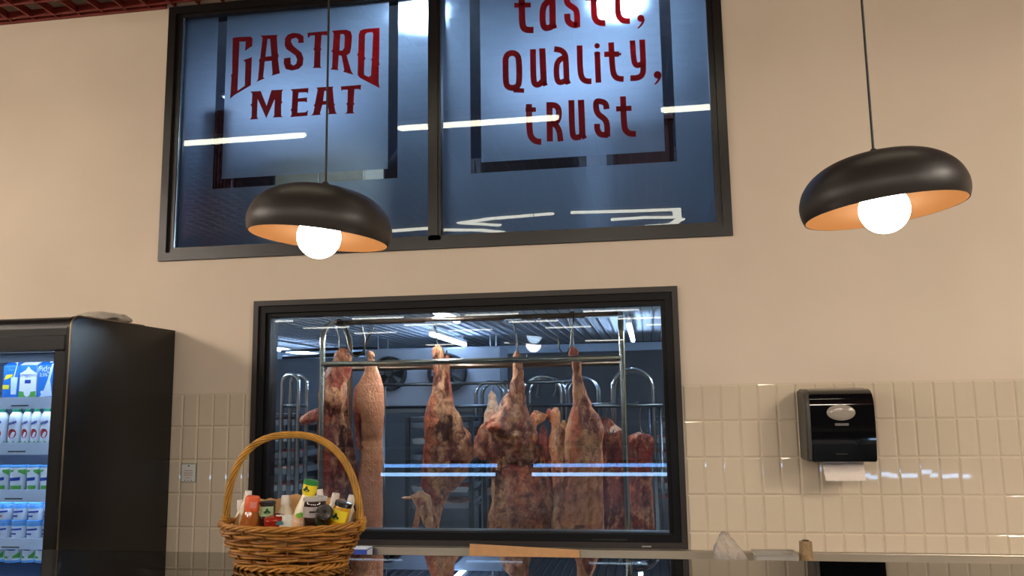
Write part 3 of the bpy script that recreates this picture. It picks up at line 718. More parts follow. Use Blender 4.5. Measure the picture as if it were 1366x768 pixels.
mb = MB().box(cx0, cx1, cy1-.09, cy1-.001, cz1-.10, cz1-.014)
struct(mb.build('trim_2', mat('cove_strip', (205, 228, 250), .5)))
# cold white tubes on the ceiling
def cold_tube(x, y0, y1, label, e_=None):
    t_ = root('cold_tube', (x, (y0+y1)/2, cz1-.05), label, 'ceiling light', 'cold room tube lights')
    h = (y1-y0)/2
    MB().bbox(-.02, .02, -h, h, -.028, .0, .004).build('housing', M_tubewhite, t_, local=True)
    for sy in (-.8, .8): MB().box(-.01, .01, sy*h-.01, sy*h+.01, .0005, .0375).build('bracket', M_tubewhite, t_, local=True)
    MB().tube([(0, -h+.01, -.045), (0, h-.01, -.045)], .018, 12).build('tube', e_ or emis('cold_tube_light', (222, 235, 255), COLD_E), t_, local=True, smooth='all')
cold_tube(-1.75, 2.42, 3.72, 'cold white tube light on the ribbed ceiling above the evaporator fans')
cold_tube(-.13, 2.15, 3.70, 'cold white tube light on the ribbed ceiling above the right end of the rack')
cold_tube(-3.66, 3.5, 4.8, 'cold white tube light in the far left corner of the cold room ceiling')
cold_tube(-1.3, .32, 1.45, 'added tube light hidden behind the cold room window head, lighting the meat', emis('added_front_light', (255, 246, 230), COLD_E*2.1))  # this and the next two are added unseen tubes lighting the meat
cold_tube(.8, .5, 1.7, 'added unseen tube light near the front right of the cold room', emis('added_front_light', (255, 246, 230), COLD_E*2.1))
cold_tube(-2.9, .5, 1.7, 'added unseen tube light near the front left of the cold room', emis('added_front_light', (255, 246, 230), COLD_E*2.1))

# evaporator with two fans
e0, e1 = at(488, 466, 3.3), at(668, 545, 3.3)
r = root('evaporator', ((e0.x+e1.x)/2, 3.5, e1.z), 'grey ceiling-hung evaporator with two black axial fans behind the carcasses', 'evaporator')
M_ev = mat('evap_white', (138, 146, 158), .45)
MB().bbox(e0.x, e1.x, 3.3, 3.72, e1.z, e0.z, .012).build('housing', M_ev, r)
MB().bbox(e0.x+.03, e1.x-.03, 3.26, 3.30, e1.z-.03, e1.z+.02, .004).build('drip_tray', M_darksteel, r)
for px, py, pr_ in ((520, 498, 23), (597, 497, 26)):
    c = at(px, py, 3.27); R_ = pr_/1108*7.6
    mb = MB()
    Rx = Matrix.Rotation(PI/2, 3, 'X')
    mb.lathe([(R_*.9, -.03), (R_, -.03), (R_, .06), (R_*.9, .06), (R_*.9, -.03)], 40, c, Rx, caps=False)
    fan = mb.build('fan_ring', mat('fan_black', (22, 23, 26), .5), r, smooth=True)
    mb = MB()
    for q in range(1, 7):
        rr = R_*.9*q/6.5; mb.tube([(c.x+rr*math.cos(a), c.y-.035, c.z+rr*math.sin(a)) for a in [2*PI*k/28 for k in range(28)]], .0022, 5, closed=True)
    for k in range(4): a = PI*k/4; mb.tube([(c.x-R_*.92*math.cos(a), c.y-.035, c.z-R_*.92*math.sin(a)), (c.x+R_*.92*math.cos(a), c.y-.035, c.z+R_*.92*math.sin(a))], .0025, 5)
    o = mb.build('fan_guard', MATS['fan_black'], None, smooth='all'); o.parent = fan; o.matrix_parent_inverse = fan.matrix_basis.inverted()
    for v in o.data.vertices: v.co -= Vector(r.location)
    mb = MB()
    for k in range(5):
        a = 2*PI*k/5; vs = []
        for (rr, da, dy) in ((.18, -.3, -.02), (.86, -.42, -.03), (.86, .3, .03), (.18, .3, .02)):
            vs.append((c.x+R_*rr*math.cos(a+da), c.y+dy, c.z+R_*rr*math.sin(a+da)))
        vs += [Vector(v)+Vector((0, .004, 0)) for v in vs]
        mb.add(vs, [(0, 1, 2, 3), (7, 6, 5, 4), (0, 1, 5, 4), (1, 2, 6, 5), (2, 3, 7, 6), (3, 0, 4, 7)])
    mb.lathe([(0, -.03), (R_*.2, -.025), (R_*.2, .05), (0, .05)], 20, c, Rx)
    o = mb.build('fan_blades', mat('fan_grey', (44, 46, 50), .5), None); o.parent = fan
    for v in o.data.vertices: v.co -= Vector(r.location)
for x in (e0.x+.1, e1.x-.1):
    for yy in (3.36, 3.66): MB().tube([(x, yy, e0.z-.005), (x, yy, cz1-.013)], .006, 6).build('hanger_rod', M_darksteel, r)
# suction pipe left of the evaporator and dark service panel
a, b = at(375, 468, 3.6), at(486, 464, 3.6)
mb = MB(); mb.tube([(a.x, 3.6, a.z), (b.x, 3.6, b.z), (e0.x+.02, 3.6, b.z-.01)], .014, 8); mb.tube([(a.x, 3.64, a.z-.06), (b.x, 3.64, b.z-.05), (e0.x+.02, 3.64, b.z-.05)], .02, 8)
tag(mb.build('refrigerant_pipe', mat('pipe_black', (26, 22, 24), .6), smooth='all'), 'dark insulated refrigerant pipes running to the left side of the evaporator', 'pipe')

# front meat rack: two arched side frames joined by rails
FL, FR = at(428, 600, .45), at(834, 600, .45)
yf, yb_, ya = .45, 1.05, .75
M_rack = mat('rack_steel', (175, 165, 145), .25, 1)
r = root('meat_rack', (-1.0, .75, 0), 'tall stainless steel hanging rack with arched ends just behind the viewing window', 'rack')
zt = 2.205; zb_ = 1.93
for x, nm in ((FL.x, 'l'), (FR.x, 'r')):
    xb = x-.05 if nm == 'l' else x-.02
    pts = [(x, yf, .05), (x, yf, 1.0), (x, yf, 2.02)]
    for k in range(1, 12):
        a = PI*k/12; f_ = k/12
        pts.append((x+(xb-x)*f_, ya-(ya-yf)*math.cos(a), 2.02+(zt-2.02)*math.sin(a)**.8))
    pts += [(xb, yb_, 2.02), (xb, yb_, .05)]
    MB().tube(pts, .0165, 12).build('side_frame', M_rack, r, smooth='all')
M_rail2 = mat('rail_bronze', (120, 98, 82), .35, 1)
MB().tube([(FL.x-.02, ya, zt), (FR.x-.01, ya, zt)], .017, 12).build('top_rail', M_rail2, r, smooth='all')
MB().tube([(FL.x, yf, zb_), (FR.x, yf, zb_+.0)], .0165, 12).build('cross_rail', M_rack, r, smooth='all')
MB().tube([(FL.x-.05, yb_, zb_), (FR.x-.02, yb_, zb_)], .0165, 12).build('cross_rail', M_rail2, r, smooth='all')
for x in (FL.x, FR.x): MB().tube([(x, yf, .12), (x-.03, yb_, .12)], .0165, 10).build('foot_rail', M_rack, r, smooth='all')
for x in (FL.x, FR.x):
    for yy in (yf, yb_): MB().lathe([(.0, -.048), (.03, -.045), (.036, 0), (.03, .02), (0, .022)], 16, (x-(.03 if yy > 1 else 0), yy, .049)).build('caster', M_gasket, r, smooth=True)

# ------------------------------------------------------------------ meat material and carcass builder
def meat_mat():
    M = bpy.data.materials.new('raw_meat'); M.use_nodes = True
    nt = M.node_tree; b = nt.nodes['Principled BSDF']; L = nt.links.new; N = nt.nodes.new
    at_ = N('ShaderNodeAttribute'); at_.attribute_name = 'flesh_and_shade'
    tc = N('ShaderNodeTexCoord'); mp = N('ShaderNodeMapping'); mp.inputs['Scale'].default_value = (20, 20, 14)
    n1 = N('ShaderNodeTexNoise'); n1.inputs['Scale'].default_value = 1.6; n1.inputs['Detail'].default_value = 8; n1.inputs['Roughness'].default_value = .68; n1.inputs['Distortion'].default_value = 1.2
    r1 = N('ShaderNodeValToRGB'); r1.color_ramp.elements[0].position = .40; r1.color_ramp.elements[1].position = .60
    r1.color_ramp.elements[0].color = (.36, .22, .21, 1); r1.color_ramp.elements[1].color = (1.45, 1.38, 1.3, 1)
    mx = N('ShaderNodeMix'); mx.data_type = 'RGBA'; mx.blend_type = 'MULTIPLY'; mx.inputs[0].default_value = .7
    L(tc.outputs['Object'], mp.inputs[0]); L(mp.outputs[0], n1.inputs['Vector']); L(n1.outputs[0], r1.inputs[0])
    L(at_.outputs['Alpha'], mx.inputs[0]); L(at_.outputs['Color'], mx.inputs[6]); L(r1.outputs[0], mx.inputs[7]); L(mx.outputs[2], b.inputs['Base Color'])
    n2 = N('ShaderNodeTexNoise'); n2.inputs['Scale'].default_value = 5; n2.inputs['Detail'].default_value = 6; L(mp.outputs[0], n2.inputs['Vector'])
    bp = N('ShaderNodeBump'); bp.inputs['Strength'].default_value = .9; bp.inputs['Distance'].default_value = .012
    L(n2.outputs[0], bp.inputs['Height']); L(bp.outputs[0], b.inputs['Normal'])
    b.inputs['Roughness'].default_value = .42; b.inputs['Specular IOR Level'].default_value = .45
    return M
M_meat = meat_mat()
PAL = dict(fat=(226, 190, 146), tan=(206, 156, 116), skin=(212, 156, 118), orange=(214, 122, 78), pink=(196, 116, 94), red=(158, 66, 54), deep=(112, 44, 38), dark=(60, 27, 26), grey=(160, 128, 112), white=(232, 222, 208), purple=(134, 78, 74), blood=(170, 46, 34), ink=(74, 72, 88))
LP = {k: Vector((rgb(*v)[0]*1.18, rgb(*v)[1]*.86, rgb(*v)[2]*.68)) for k, v in PAL.items()}
def interp(secs, py):
    if py <= secs[0][0]: return secs[0][1:]
    for a, b in zip(secs[:-1], secs[1:]):
        if a[0] <= py <= b[0]:
            t_ = (py-a[0])/(b[0]-a[0]); t_ = t_*t_*(3-2*t_)*.5+t_*.5
            return tuple(a[i]+(b[i]-a[i])*t_ for i in range(1, len(a)))
    return secs[-1][1:]
def shell(mb, cols, Y, secs, base, blobs=(), bumps=(), k=.55, amp=.010, step=1.4, nring=84, seed=0, fn=None, maxd=.16, streak=.55, streak_dir=0, mott=.8):
    y0, y1 = secs[0][0], secs[-1][0]; n = max(8, int((y1-y0)/step)); o = len(mb.v); rows = n+1
    for i in range(rows):
        f_ = i/n; py = y0+(y1-y0)*f_
        s_ = interp(secs, py); xl, xr = s_[0], s_[1]; c = (xl+xr)/2; hw = (xr-xl)/2
        cap = min(1, (f_*n+.6)/5, (n-f_*n+.6)/5)**.5
        pc_ = at(c, py, Y); wl = abs(at(c+hw, py, Y).x-pc_.x); d = min(maxd, wl*k)
        for q in range(nring):
            a = 2*PI*q/nring; ca, sa = math.cos(a), math.sin(a)
            ca = math.copysign(abs(ca)**.85, ca)
            px = c+hw*ca*cap; p = at(px, py, Y); P0 = Vector((p.x, Y-d*sa*cap, p.z))
            nv = Vector((P0.x*6, P0.y*6, P0.z*3.2))+Vector((seed*7.3, 0, 0))
            h1 = noise.noise(nv); h2 = noise.noise(nv*2.7); h3 = noise.noise(nv*6.5); rdg = 1-abs(noise.noise(nv*1.9))*2
            disp = amp*(h1*1.2+h2*.8+h3*.45+rdg*.35)
            if sa > 0:
                for (bx, by, rx, ry, am) in bumps:
                    e_ = ((px-bx)/rx)**2+((py-by)/ry)**2
                    if e_ < 4: disp += am*math.exp(-e_*1.3)
            rd2 = 1-abs(noise.noise(nv*3.3+Vector((4, 4, 4))))*2; disp += amp*.55*max(0, rd2)**3
            P0 += Vector((ca*.7, -sa, 0))*disp
            mb.v.append(P0)
            wx = px+h2*5+h3*4; wy = py+h1*8+noise.noise(nv*3.1+Vector((9, 3, 1)))*6
            col = LP[base].copy()
            if fn and sa > 0: col = fn(px, py, wx, wy, col, h1, h2, h3, f_)
            for (bx, by, rx, ry, ck, st) in blobs:  # dark and deep blobs also paint shade into crevices and valleys
                e_ = ((wx-bx)/rx)**2+((wy-by)/ry)**2
                if e_ < 2.2:
                    t_ = st*max(0, min(1, (1.2-e_)*4)); col = col.lerp(LP[ck], t_)
            if streak:
                sp = Vector(((wx+.35*wy*streak_dir)*.085, wy*.022, seed*3.1)); ra = 1-abs(noise.noise(sp))*2; rb = 1-abs(noise.noise(sp*1.6+Vector((5, 9, 2))))*2; rc_ = noise.noise(sp*.7+Vector((1, 2, 3)))
                if ra > .72: col = col.lerp(LP['fat'], min(1, (ra-.72)*3.4)*streak*.8)
                if rb > .70: col = col.lerp(LP['deep'], min(1, (rb-.70)*3.4)*streak)
                if rc_ > .12: col = col.lerp(LP['purple'], min(1, (rc_-.12)*4)*streak*.35)
            cols.append((col.x, col.y, col.z, mott*(.6 if col.x > .5 else 1)))
    for i in range(rows-1):
        for q in range(nring): mb.f.append((o+i*nring+q, o+i*nring+(q+1) % nring, o+(i+1)*nring+(q+1) % nring, o+(i+1)*nring+q))
    mb.f.append(tuple(o+q for q in range(nring))); mb.f.append(tuple(o+(rows-1)*nring+q for q in range(nring)))
def carcass(name, label, cat, group, shells):
    mb = MB(); cols = []
    for sh in shells: shell(mb, cols, **sh)
    o = mb.build(name, M_meat, smooth='all')
    ca_ = o.data.color_attributes.new('flesh_and_shade', 'FLOAT_COLOR', 'POINT')
    for i, c in enumerate(cols): ca_.data[i].color = c
    return tag(o, label, cat, group)
def ribs(lo, hi, x0, x1, per=11, slope=.3, dark='deep', light='pink'):
    def fn(px, py, wx, wy, col, h1, h2, h3, f_):
        if lo < wy < hi and x0 < wx < x1:
            s_ = math.sin((wy+slope*(wx-x0))/per*2*PI)
            return LP[light].lerp(LP[dark], max(0, min(1, .55+s_*.6+h3)))
        return col
    return fn
GC = 'carcasses hanging on the front rack'
Ya = .75
# pork half, cavity side
carcass('pork_half', 'split pork half showing its ribbed red inside, hung at the left end of the rack', 'carcass', GC, [
 dict(Y=Ya, seed=1, base='red', k=.6, amp=.011, streak=.8, fn=ribs(560, 705, 447, 470, 9, .5, 'dark', 'red'),
  secs=[(464,449,464),(476,446,468),(490,439,468),(500,433,466),(513,428,462),(530,426,463),(560,424,464),(580,424,470),(600,427,473),(650,431,477),(700,438,479),(716,440,480)],
  blobs=[(455,562,3,7,'dark',.9),(441,566,4,5,'fat',.7),(450,575,5,4,'fat',.6),(440,586,6,3,'dark',.8),(458,590,2,14,'fat',.8),(455,640,2,60,'fat',.7),(466,655,2,50,'fat',.5),(460,530,2.4,40,'dark',.6),(455,478,14,12,'tan',1),(440,500,8,22,'skin',.9),(455,500,14,16,'pink',.7),(442,530,16,15,'tan',.95),(448,525,10,8,'fat',.6),(455,549,14,9,'dark',.7),(436,545,9,10,'deep',.8),(444,575,18,14,'deep',.6),
         (461,530,3,40,'fat',.8),(467,570,3,28,'tan',.9),(430,640,5,60,'tan',.95),(442,690,5,40,'tan',.9),(455,600,4,60,'tan',.35),(472,640,8,60,'dark',.85),(464,590,4,20,'dark',.8),(481,650,3,60,'deep',.8),(448,640,3,60,'deep',.7),(458,650,3,60,'deep',.6)],
  bumps=[(443,530,14,14,.025),(455,552,14,8,-.03),(467,620,7,60,-.05),(432,640,5,70,.02),(447,560,10,10,-.015),(445,590,9,6,.012),(446,605,9,5,-.01)]),
 dict(Y=Ya-.03, seed=2, base='pink', k=.6, amp=.006, nring=40, secs=[(544,417,432),(550,409,432),(557,401,430),(563,398,424),(567,400,412)], blobs=[(412,562,12,5,'deep',.7),(405,556,6,6,'skin',.8)]),
 dict(Y=Ya-.06, seed=3, base='fat', k=.7, amp=.003, nring=24, secs=[(552,455,459),(560,454,460),(566,457,463),(570,460,466)]),
])
# pork half, skin side
carcass('pork_half', 'pork half hung with its smooth tan skin to the window, second from the left', 'carcass', GC, [
 dict(Y=Ya, seed=5, base='skin', k=.65, amp=.005, streak=.16, mott=.3,
  secs=[(468,491,498),(473,490,500),(478,492,499),(487,488,501),(495,487,504),(505,483,508),(519,474,511),(545,472,512),(575,476,510),(589,481,509),(605,482,510),(625,480,510),(661,479,510),(700,477,509),(716,476,509)],
  blobs=[(495,486,10,10,'tan',.8),(479,545,5,22,'pink',.8),(482,540,4,8,'tan',.8),(482,565,6,14,'deep',.8),(487,575,4,14,'red',.7),(478,590,6,18,'dark',.8),(494,562,4,14,'tan',.9),(491,574,4,10,'fat',.5),(500,640,8,60,'tan',.3),(486,700,7,30,'purple',.25)],
  bumps=[(494,540,16,30,.03),(481,565,6,20,-.03),(495,585,20,6,-.012),(494,650,12,50,.01)]),
 dict(Y=Ya-.04, seed=6, base='pink', k=.6, amp=.004, nring=28, secs=[(540,471,477),(560,472,479),(585,474,480),(600,476,481)], blobs=[(476,570,3,20,'deep',.6)]),
])
# beef quarter with torn flank (centre left)
carcass('beef_quarter', 'beef quarter with an orange-tan left side and torn ends, hung in front of the fans', 'carcass', GC, [
 dict(Y=Ya, seed=8, base='tan', k=.62, amp=.012, streak=.8, streak_dir=-.5,
  secs=[(460,577,590),(464,575,592),(477,576,594),(490,577,594),(505,578,596),(523,578,598),(541,574,606),(563,571,617),(585,569,628),(600,566,632),(610,565,631),(622,563,625),(634,562,621),(645,561,613),(661,568,596),(675,569,590),(700,568,585),(716,566,583)],
  blobs=[(587,500,1.6,30,'dark',.8),(593,500,1.4,26,'fat',.8),(597,505,2,26,'deep',.8),(583,530,1.6,14,'dark',.8),(592,560,2,24,'dark',.8),(618,590,2.5,26,'deep',.9),(622,575,1.8,22,'fat',.8),(575,602,2,30,'blood',.8),(585,622,8,4,'dark',.9),(604,630,14,3,'dark',.8),(576,650,3,10,'dark',.8),(592,655,2,12,'dark',.8),(585,672,2,16,'deep',.8),(582,468,9,10,'red',.7),(588,476,6,14,'fat',.5),(584,500,7,22,'purple',.6),(590,520,5,12,'fat',.5),(580,550,10,22,'orange',.9),(575,585,9,30,'orange',1),(590,545,6,16,'fat',.7),(600,575,14,20,'dark',.85),(598,600,16,16,'deep',.8),(612,570,4,34,'fat',.55),(608,605,10,18,'dark',.8),
         (592,598,3,26,'fat',.8),(570,618,6,20,'blood',.9),(568,640,7,20,'red',.9),(582,640,10,20,'fat',.6),(605,640,12,16,'grey',.6),(578,660,5,10,'blood',.8),(580,690,9,26,'tan',.7)],
  bumps=[(578,560,10,40,.03),(604,590,14,24,-.035),(614,580,4,40,.015),(592,600,3,28,.014),(582,645,10,16,.02)]),
 dict(Y=Ya+.02, seed=9, base='pink', k=.8, amp=.005, nring=28, secs=[(474,594,600),(485,593,600),(505,594,600),(525,595,603),(540,597,606)], blobs=[(597,490,4,10,'tan',.8)]),
 dict(Y=Ya-.08, seed=10, base='fat', k=.4, amp=.004, nring=30, secs=[(655,553,570),(661,547,574),(668,551,576),(678,556,577),(690,562,578),(705,566,577)], blobs=[(562,670,5,8,'red',.7),(570,680,3,12,'deep',.6)]),
 dict(Y=Ya-.05, seed=11, base='fat', k=.4, amp=.003, nring=20, secs=[(662,535,551),(663.5,534,552),(665.5,536,552)], step=.6),
 dict(Y=Ya-.06, seed=12, base='tan', k=.5, amp=.004, nring=24, secs=[(672,556,562),(690,553,560),(712,548,557)]),
 dict(Y=Ya-.02, seed=13, base='grey', k=.4, amp=.005, nring=30, secs=[(630,612,622),(640,603,616),(650,594,608),(662,588,598)]),
])
# large beef forequarter (centre)
carcass('beef_quarter', 'broad beef forequarter with spread flaps and fatty ribs, hung at the middle of the rack', 'carcass', GC, [
 dict(Y=Ya, seed=15, base='tan', k=.5, amp=.013, streak=.8, streak_dir=-.7,
  secs=[(468,686,694),(480,685,696),(495,685,697),(506,684,697),(517,682,698),(537,675,700),(548,666,703),(558,655,708),(570,648,713),(582,648,718),(600,650,722),(614,653,725),(630,656,728),(650,656,733),(668,655,737),(690,651,734),(716,649,731)],
  blobs=[(687,560,3,30,'deep',.8),(697,555,2.5,22,'red',.8),(676,556,3,12,'dark',.7),(706,566,4,8,'dark',.8),(640,590,3,14,'dark',.8),(660,584,2.5,20,'dark',.8),(675,588,2,16,'fat',.8),(720,592,3,20,'deep',.8),(712,604,3,12,'dark',.7),(667,628,12,5,'dark',.9),(700,620,26,3,'dark',.9),(672,645,2.5,20,'dark',.8),(690,655,2.5,30,'dark',.6),(722,640,3,22,'fat',.7),(667,668,6,2,'dark',.8),(676,676,7,2,'dark',.8),(672,660,8,1.6,'fat',.9),(680,668,8,1.6,'fat',.9),(672,684,8,2,'fat',.7),(691,495,6,24,'tan',.8),(690,525,5,14,'purple',.5),(690,545,9,18,'fat',.55),(680,540,4,22,'deep',.6),(664,566,12,8,'orange',.8),(665,570,7,4,'blood',.7),(645,585,9,14,'deep',.7),(652,590,7,14,'fat',.5),(662,600,9,18,'purple',.8),(690,575,22,8,'deep',.75),(700,590,22,7,'red',.8),(685,600,20,10,'deep',.6),
         (700,578,14,3,'fat',.6),(690,614,20,4,'dark',.7),(685,625,12,5,'blood',.7),(708,600,12,14,'grey',.5),(705,650,14,28,'orange',.75),(715,668,12,26,'red',.5),(680,645,11,24,'pink',.8),(676,655,8,20,'fat',.5),(667,660,4,40,'fat',.6),(664,640,4,20,'dark',.7),(680,690,20,20,'grey',.6),(712,695,16,14,'deep',.4),(727,690,5,24,'dark',.6),(686,680,20,3,'fat',.6)],
  bumps=[(666,566,7,6,.022),(676,572,7,6,.024),(688,580,7,6,.024),(700,590,7,7,.024),(711,602,6,9,.022),(670,586,8,6,-.02),(682,594,8,6,-.022),(695,606,8,7,-.02),(660,600,6,14,.018),(690,618,20,4,-.012),(706,650,12,26,.035),(672,650,5,30,-.015),(685,668,24,4,-.012),(665,570,14,6,.02)]),
 dict(Y=Ya-.03, seed=16, base='pink', k=.4, amp=.010, secs=[(562,645,655),(575,638,656),(588,633,654),(600,632,653),(609,634,652),(614,640,650)], nring=44,
  blobs=[(645,580,4,14,'fat',.6),(644,598,8,6,'deep',.8),(640,605,6,5,'fat',.6)]),
 dict(Y=Ya+.04, seed=17, base='white', k=.6, amp=.006, nring=36, secs=[(524,676,682),(532,670,681),(542,666,678),(552,664,674)], blobs=[(673,538,3,8,'purple',.6)]),
 dict(Y=Ya-.07, seed=18, base='fat', k=.5, amp=.006, nring=24, secs=[(640,656,660),(665,656,660),(690,653,658),(716,652,657)]),
])
# beef quarter (centre right)
carcass('beef_quarter', 'long beef hindquarter with an ink stamp on its pale side, hung fifth along the rack', 'carcass', GC, [
 dict(Y=Ya, seed=20, base='skin', k=.6, amp=.009, streak=.5, streak_dir=.4, mott=.5,
  secs=[(462,761,768),(466,759,771),(474,760,772),(483,763,775),(495,765,775),(505,765,776),(523,765,783),(541,766,790),(559,759,802),(574,756,806),(598,754,803),(616,752,803),(635,748,803),(656,742,804),(680,738,806),(700,735,805),(716,734,805)],
  blobs=[(757,600,1.8,40,'fat',.8),(762,590,2,40,'deep',.75),(778,570,2,26,'deep',.7),(783,580,1.6,22,'fat',.8),(793,575,2.2,24,'dark',.6),(778,612,10,5,'fat',.6),(753,640,2.2,36,'deep',.8),(745,660,2,40,'fat',.9),(772,700,8,3,'dark',.8),(765,470,7,9,'pink',.8),(768,492,5,16,'deep',.75),(771,510,6,10,'purple',.7),(774,525,7,12,'fat',.6),(782,545,8,20,'purple',.8),(790,560,12,18,'purple',.75),(797,580,8,14,'deep',.7),(769,580,8,36,'orange',.9),(760,575,5,26,'fat',.6),(785,590,14,16,'fat',.55),(795,602,8,14,'grey',.7),
         (766,640,12,30,'pink',.35),(785,660,14,36,'tan',.5),(749,672,6,26,'purple',.75),(742,690,5,30,'fat',.9),(800,660,5,40,'purple',.6),(768.5,659,2.6,5.5,'ink',.6),(790,705,14,8,'red',.5),(757,704,10,5,'dark',.5),(752,708,6,4,'fat',.7)],
  bumps=[(770,600,14,40,.03),(750,672,5,30,-.02),(785,560,14,20,-.012),(790,650,12,50,.015),(742,690,3,30,.02)]),
 dict(Y=Ya+.03, seed=21, base='fat', k=.6, amp=.007, nring=32, secs=[(560,748,756),(575,742,758),(590,741,757),(605,745,756),(618,748,754)], blobs=[(750,585,4,12,'deep',.5)]),
])
# pieces hanging on the rear rail
GR = 'meat pieces hanging on the rear rail'
carcass('hanging_meat', 'narrow tan shank piece hanging behind, between the two middle beef quarters', 'meat', GR, [
 dict(Y=1.97, seed=23, base='tan', k=.6, amp=.009, nring=48, secs=[(547,711,719),(553,708,730),(560,708,727),(568,709,716),(585,709,715),(602,710,716),(640,712,722),(672,716,728)], blobs=[(716,558,6,4,'fat',.6),(714,570,3,20,'orange',.5),(720,650,6,20,'purple',.7)]),
 dict(Y=2.02, seed=24, base='purple', k=.6, amp=.006, nring=40, secs=[(566,721,727),(585,719,732),(610,720,735),(640,722,738),(665,726,742)], blobs=[(727,600,4,20,'deep',.7)]),
])
carcass('hanging_meat', 'bony tan meat piece with a loop of fat, hanging close left of the stamped quarter', 'meat', GR, [
 dict(Y=1.99, seed=26, base='tan', k=.6, amp=.010, nring=56, secs=[(543,737,745),(548,734,747),(560,737,747),(572,736,750),(586,733,757),(600,732,757),(612,736,754),(650,738,752),(690,740,748)], blobs=[(740,590,5,12,'fat',.7),(748,600,4,12,'orange',.4),(744,655,6,30,'deep',.7)]),
 dict(Y=2.01, seed=27, base='pink', k=.7, amp=.006, nring=32, secs=[(545,728,737),(551,727,739),(558,730,738),(563,733,737)]),
])
carcass('hanging_meat', 'small pale poultry carcass hanging behind the arch left of the middle forequarter', 'meat', GR, [
 dict(Y=2.0, seed=28, base='white', k=.7, amp=.006, nring=48, secs=[(521,654,657),(526,652,661),(534,652,662),(543,650,665),(552,646,667),(564,646,666),(574,650,662)], blobs=[(656,528,4,4,'tan',.4),(657,556,6,8,'pink',.5)]),
])
carcass('hanging_meat', 'dark maroon beef side with pale ragged top edge, hanging behind the right rack post', 'meat', GR, [
 dict(Y=1.5, seed=30, base='deep', k=.45, amp=.012, secs=[(576,846,860),(580,838,869),(590,836,871),(620,837,868),(660,837,871),(716,835,873)], blobs=[(853,578,16,5,'white',.6),(840,581,8,5,'pink',.7),(860,610,10,14,'red',.4),(848,605,6,10,'dark',.7),(842,655,7,14,'pink',.5),(855,660,10,30,'purple',.5),(862,684,6,16,'dark',.7)], bumps=[(850,600,8,12,-.03),(858,665,8,30,-.03)]),
])
carcass('hanging_meat', 'dark maroon beef side hanging behind, between stamped quarter and right rack post', 'meat', GR, [
 dict(Y=1.56, seed=31, base='deep', k=.45, amp=.013, secs=[(556,802,812),(566,800,820),(578,800,834),(600,801,833),(650,804,836),(716,803,835)], blobs=[(823,572,8,5,'white',.8),(808,568,6,8,'pink',.6),(815,600,8,16,'dark',.7),(820,650,8,16,'purple',.7),(812,690,9,16,'dark',.7)], bumps=[(815,610,7,20,-.03)]),
])

# hooks
M_hook = mat('hook_steel', (110, 104, 96), .3, 1)
def hook(px, Y, ztop, zbot, label, wd=.03, grp='meat hooks on the front rack'):
    x = at(px, 450, Y).x; r2 = .0218; pts = []
    for k in range(9): a = PI*.15+PI*(1-.15)*k/8; pts.append((x-.0+r2*math.cos(a)-.0, Y, ztop+r2*math.sin(a)))
    pts = pts[::1]; pts.append((x-r2, Y, ztop-.02)); pts.append((x, Y-.004, (ztop+zbot)/2+.01)); pts.append((x+.004, Y-.006, zbot+wd))
    for k in range(9): a = PI-PI*1.05*k/8; pts.append((x+.004-wd*.0+wd*(math.cos(a)+1)-wd*.0-.0, Y-.008, zbot-wd*.9*math.sin(a)*.9+.0))
    return tag(MB().tube(pts, .0042, 8).build('meat_hook', M_hook, smooth='all'), label, 'hook', grp)
ht = zt
hook(452, Ya-.0, ht, at(455, 474, Ya).z+.0, 'steel hook holding the cavity-side pork half on the top rail')
hook(487, Ya, ht, at(490, 476, Ya).z, 'steel hook holding the skin-side pork half on the top rail')
hook(583, Ya, ht, at(583, 468, Ya).z, 'steel hook holding the orange-tan beef quarter on the top rail')
hook(689, Ya, ht, at(690, 474, Ya).z, 'steel hook holding the broad middle forequarter on the top rail')
hook(764, Ya, ht, at(764, 470, Ya).z, 'steel hook holding the stamped hindquarter on the top rail')
# big gambrel hook loop
gp = [at(463, 448, Ya), at(466, 462, Ya), at(471, 473, Ya), at(478, 476, Ya), at(485, 472, Ya), at(489, 464, Ya), at(493, 450, Ya), at(500, 440, Ya), at(499, 436, Ya)]
gp = [gp[0]+Vector((-.01, 0, .085))]+gp
tag(MB().tube([Vector((x, y_-.03, z)) for x, y_, z in gp], .007, 8).build('gambrel_hook', M_hook, smooth='all'), 'large curved steel gambrel hook looping between the two pork halves', 'hook')
gp = [at(499, 436, Ya), at(497, 448, Ya), at(489, 464, Ya), at(486, 470, Ya)]
for px0, zz in ((745, 0), (785, 0)): pass
a = [at(746, 452, Ya), at(747, 466, Ya), at(752, 472, Ya), at(758, 470, Ya), at(762, 462, Ya), at(763, 446, Ya), at(765, 434, Ya), Vector((at(766, 430, Ya).x, Ya-.024, zt)), Vector((at(766, 430, Ya).x, Ya, zt+.023))]
tag(MB().tube([p+Vector((0, -.03 if i < 7 else 0, 0)) for i, p in enumerate(a)], .005, 8).build('meat_hook', M_hook, smooth='all'), 'double-pronged steel hook beside the shank of the stamped hindquarter', 'hook', 'meat hooks on the front rack')

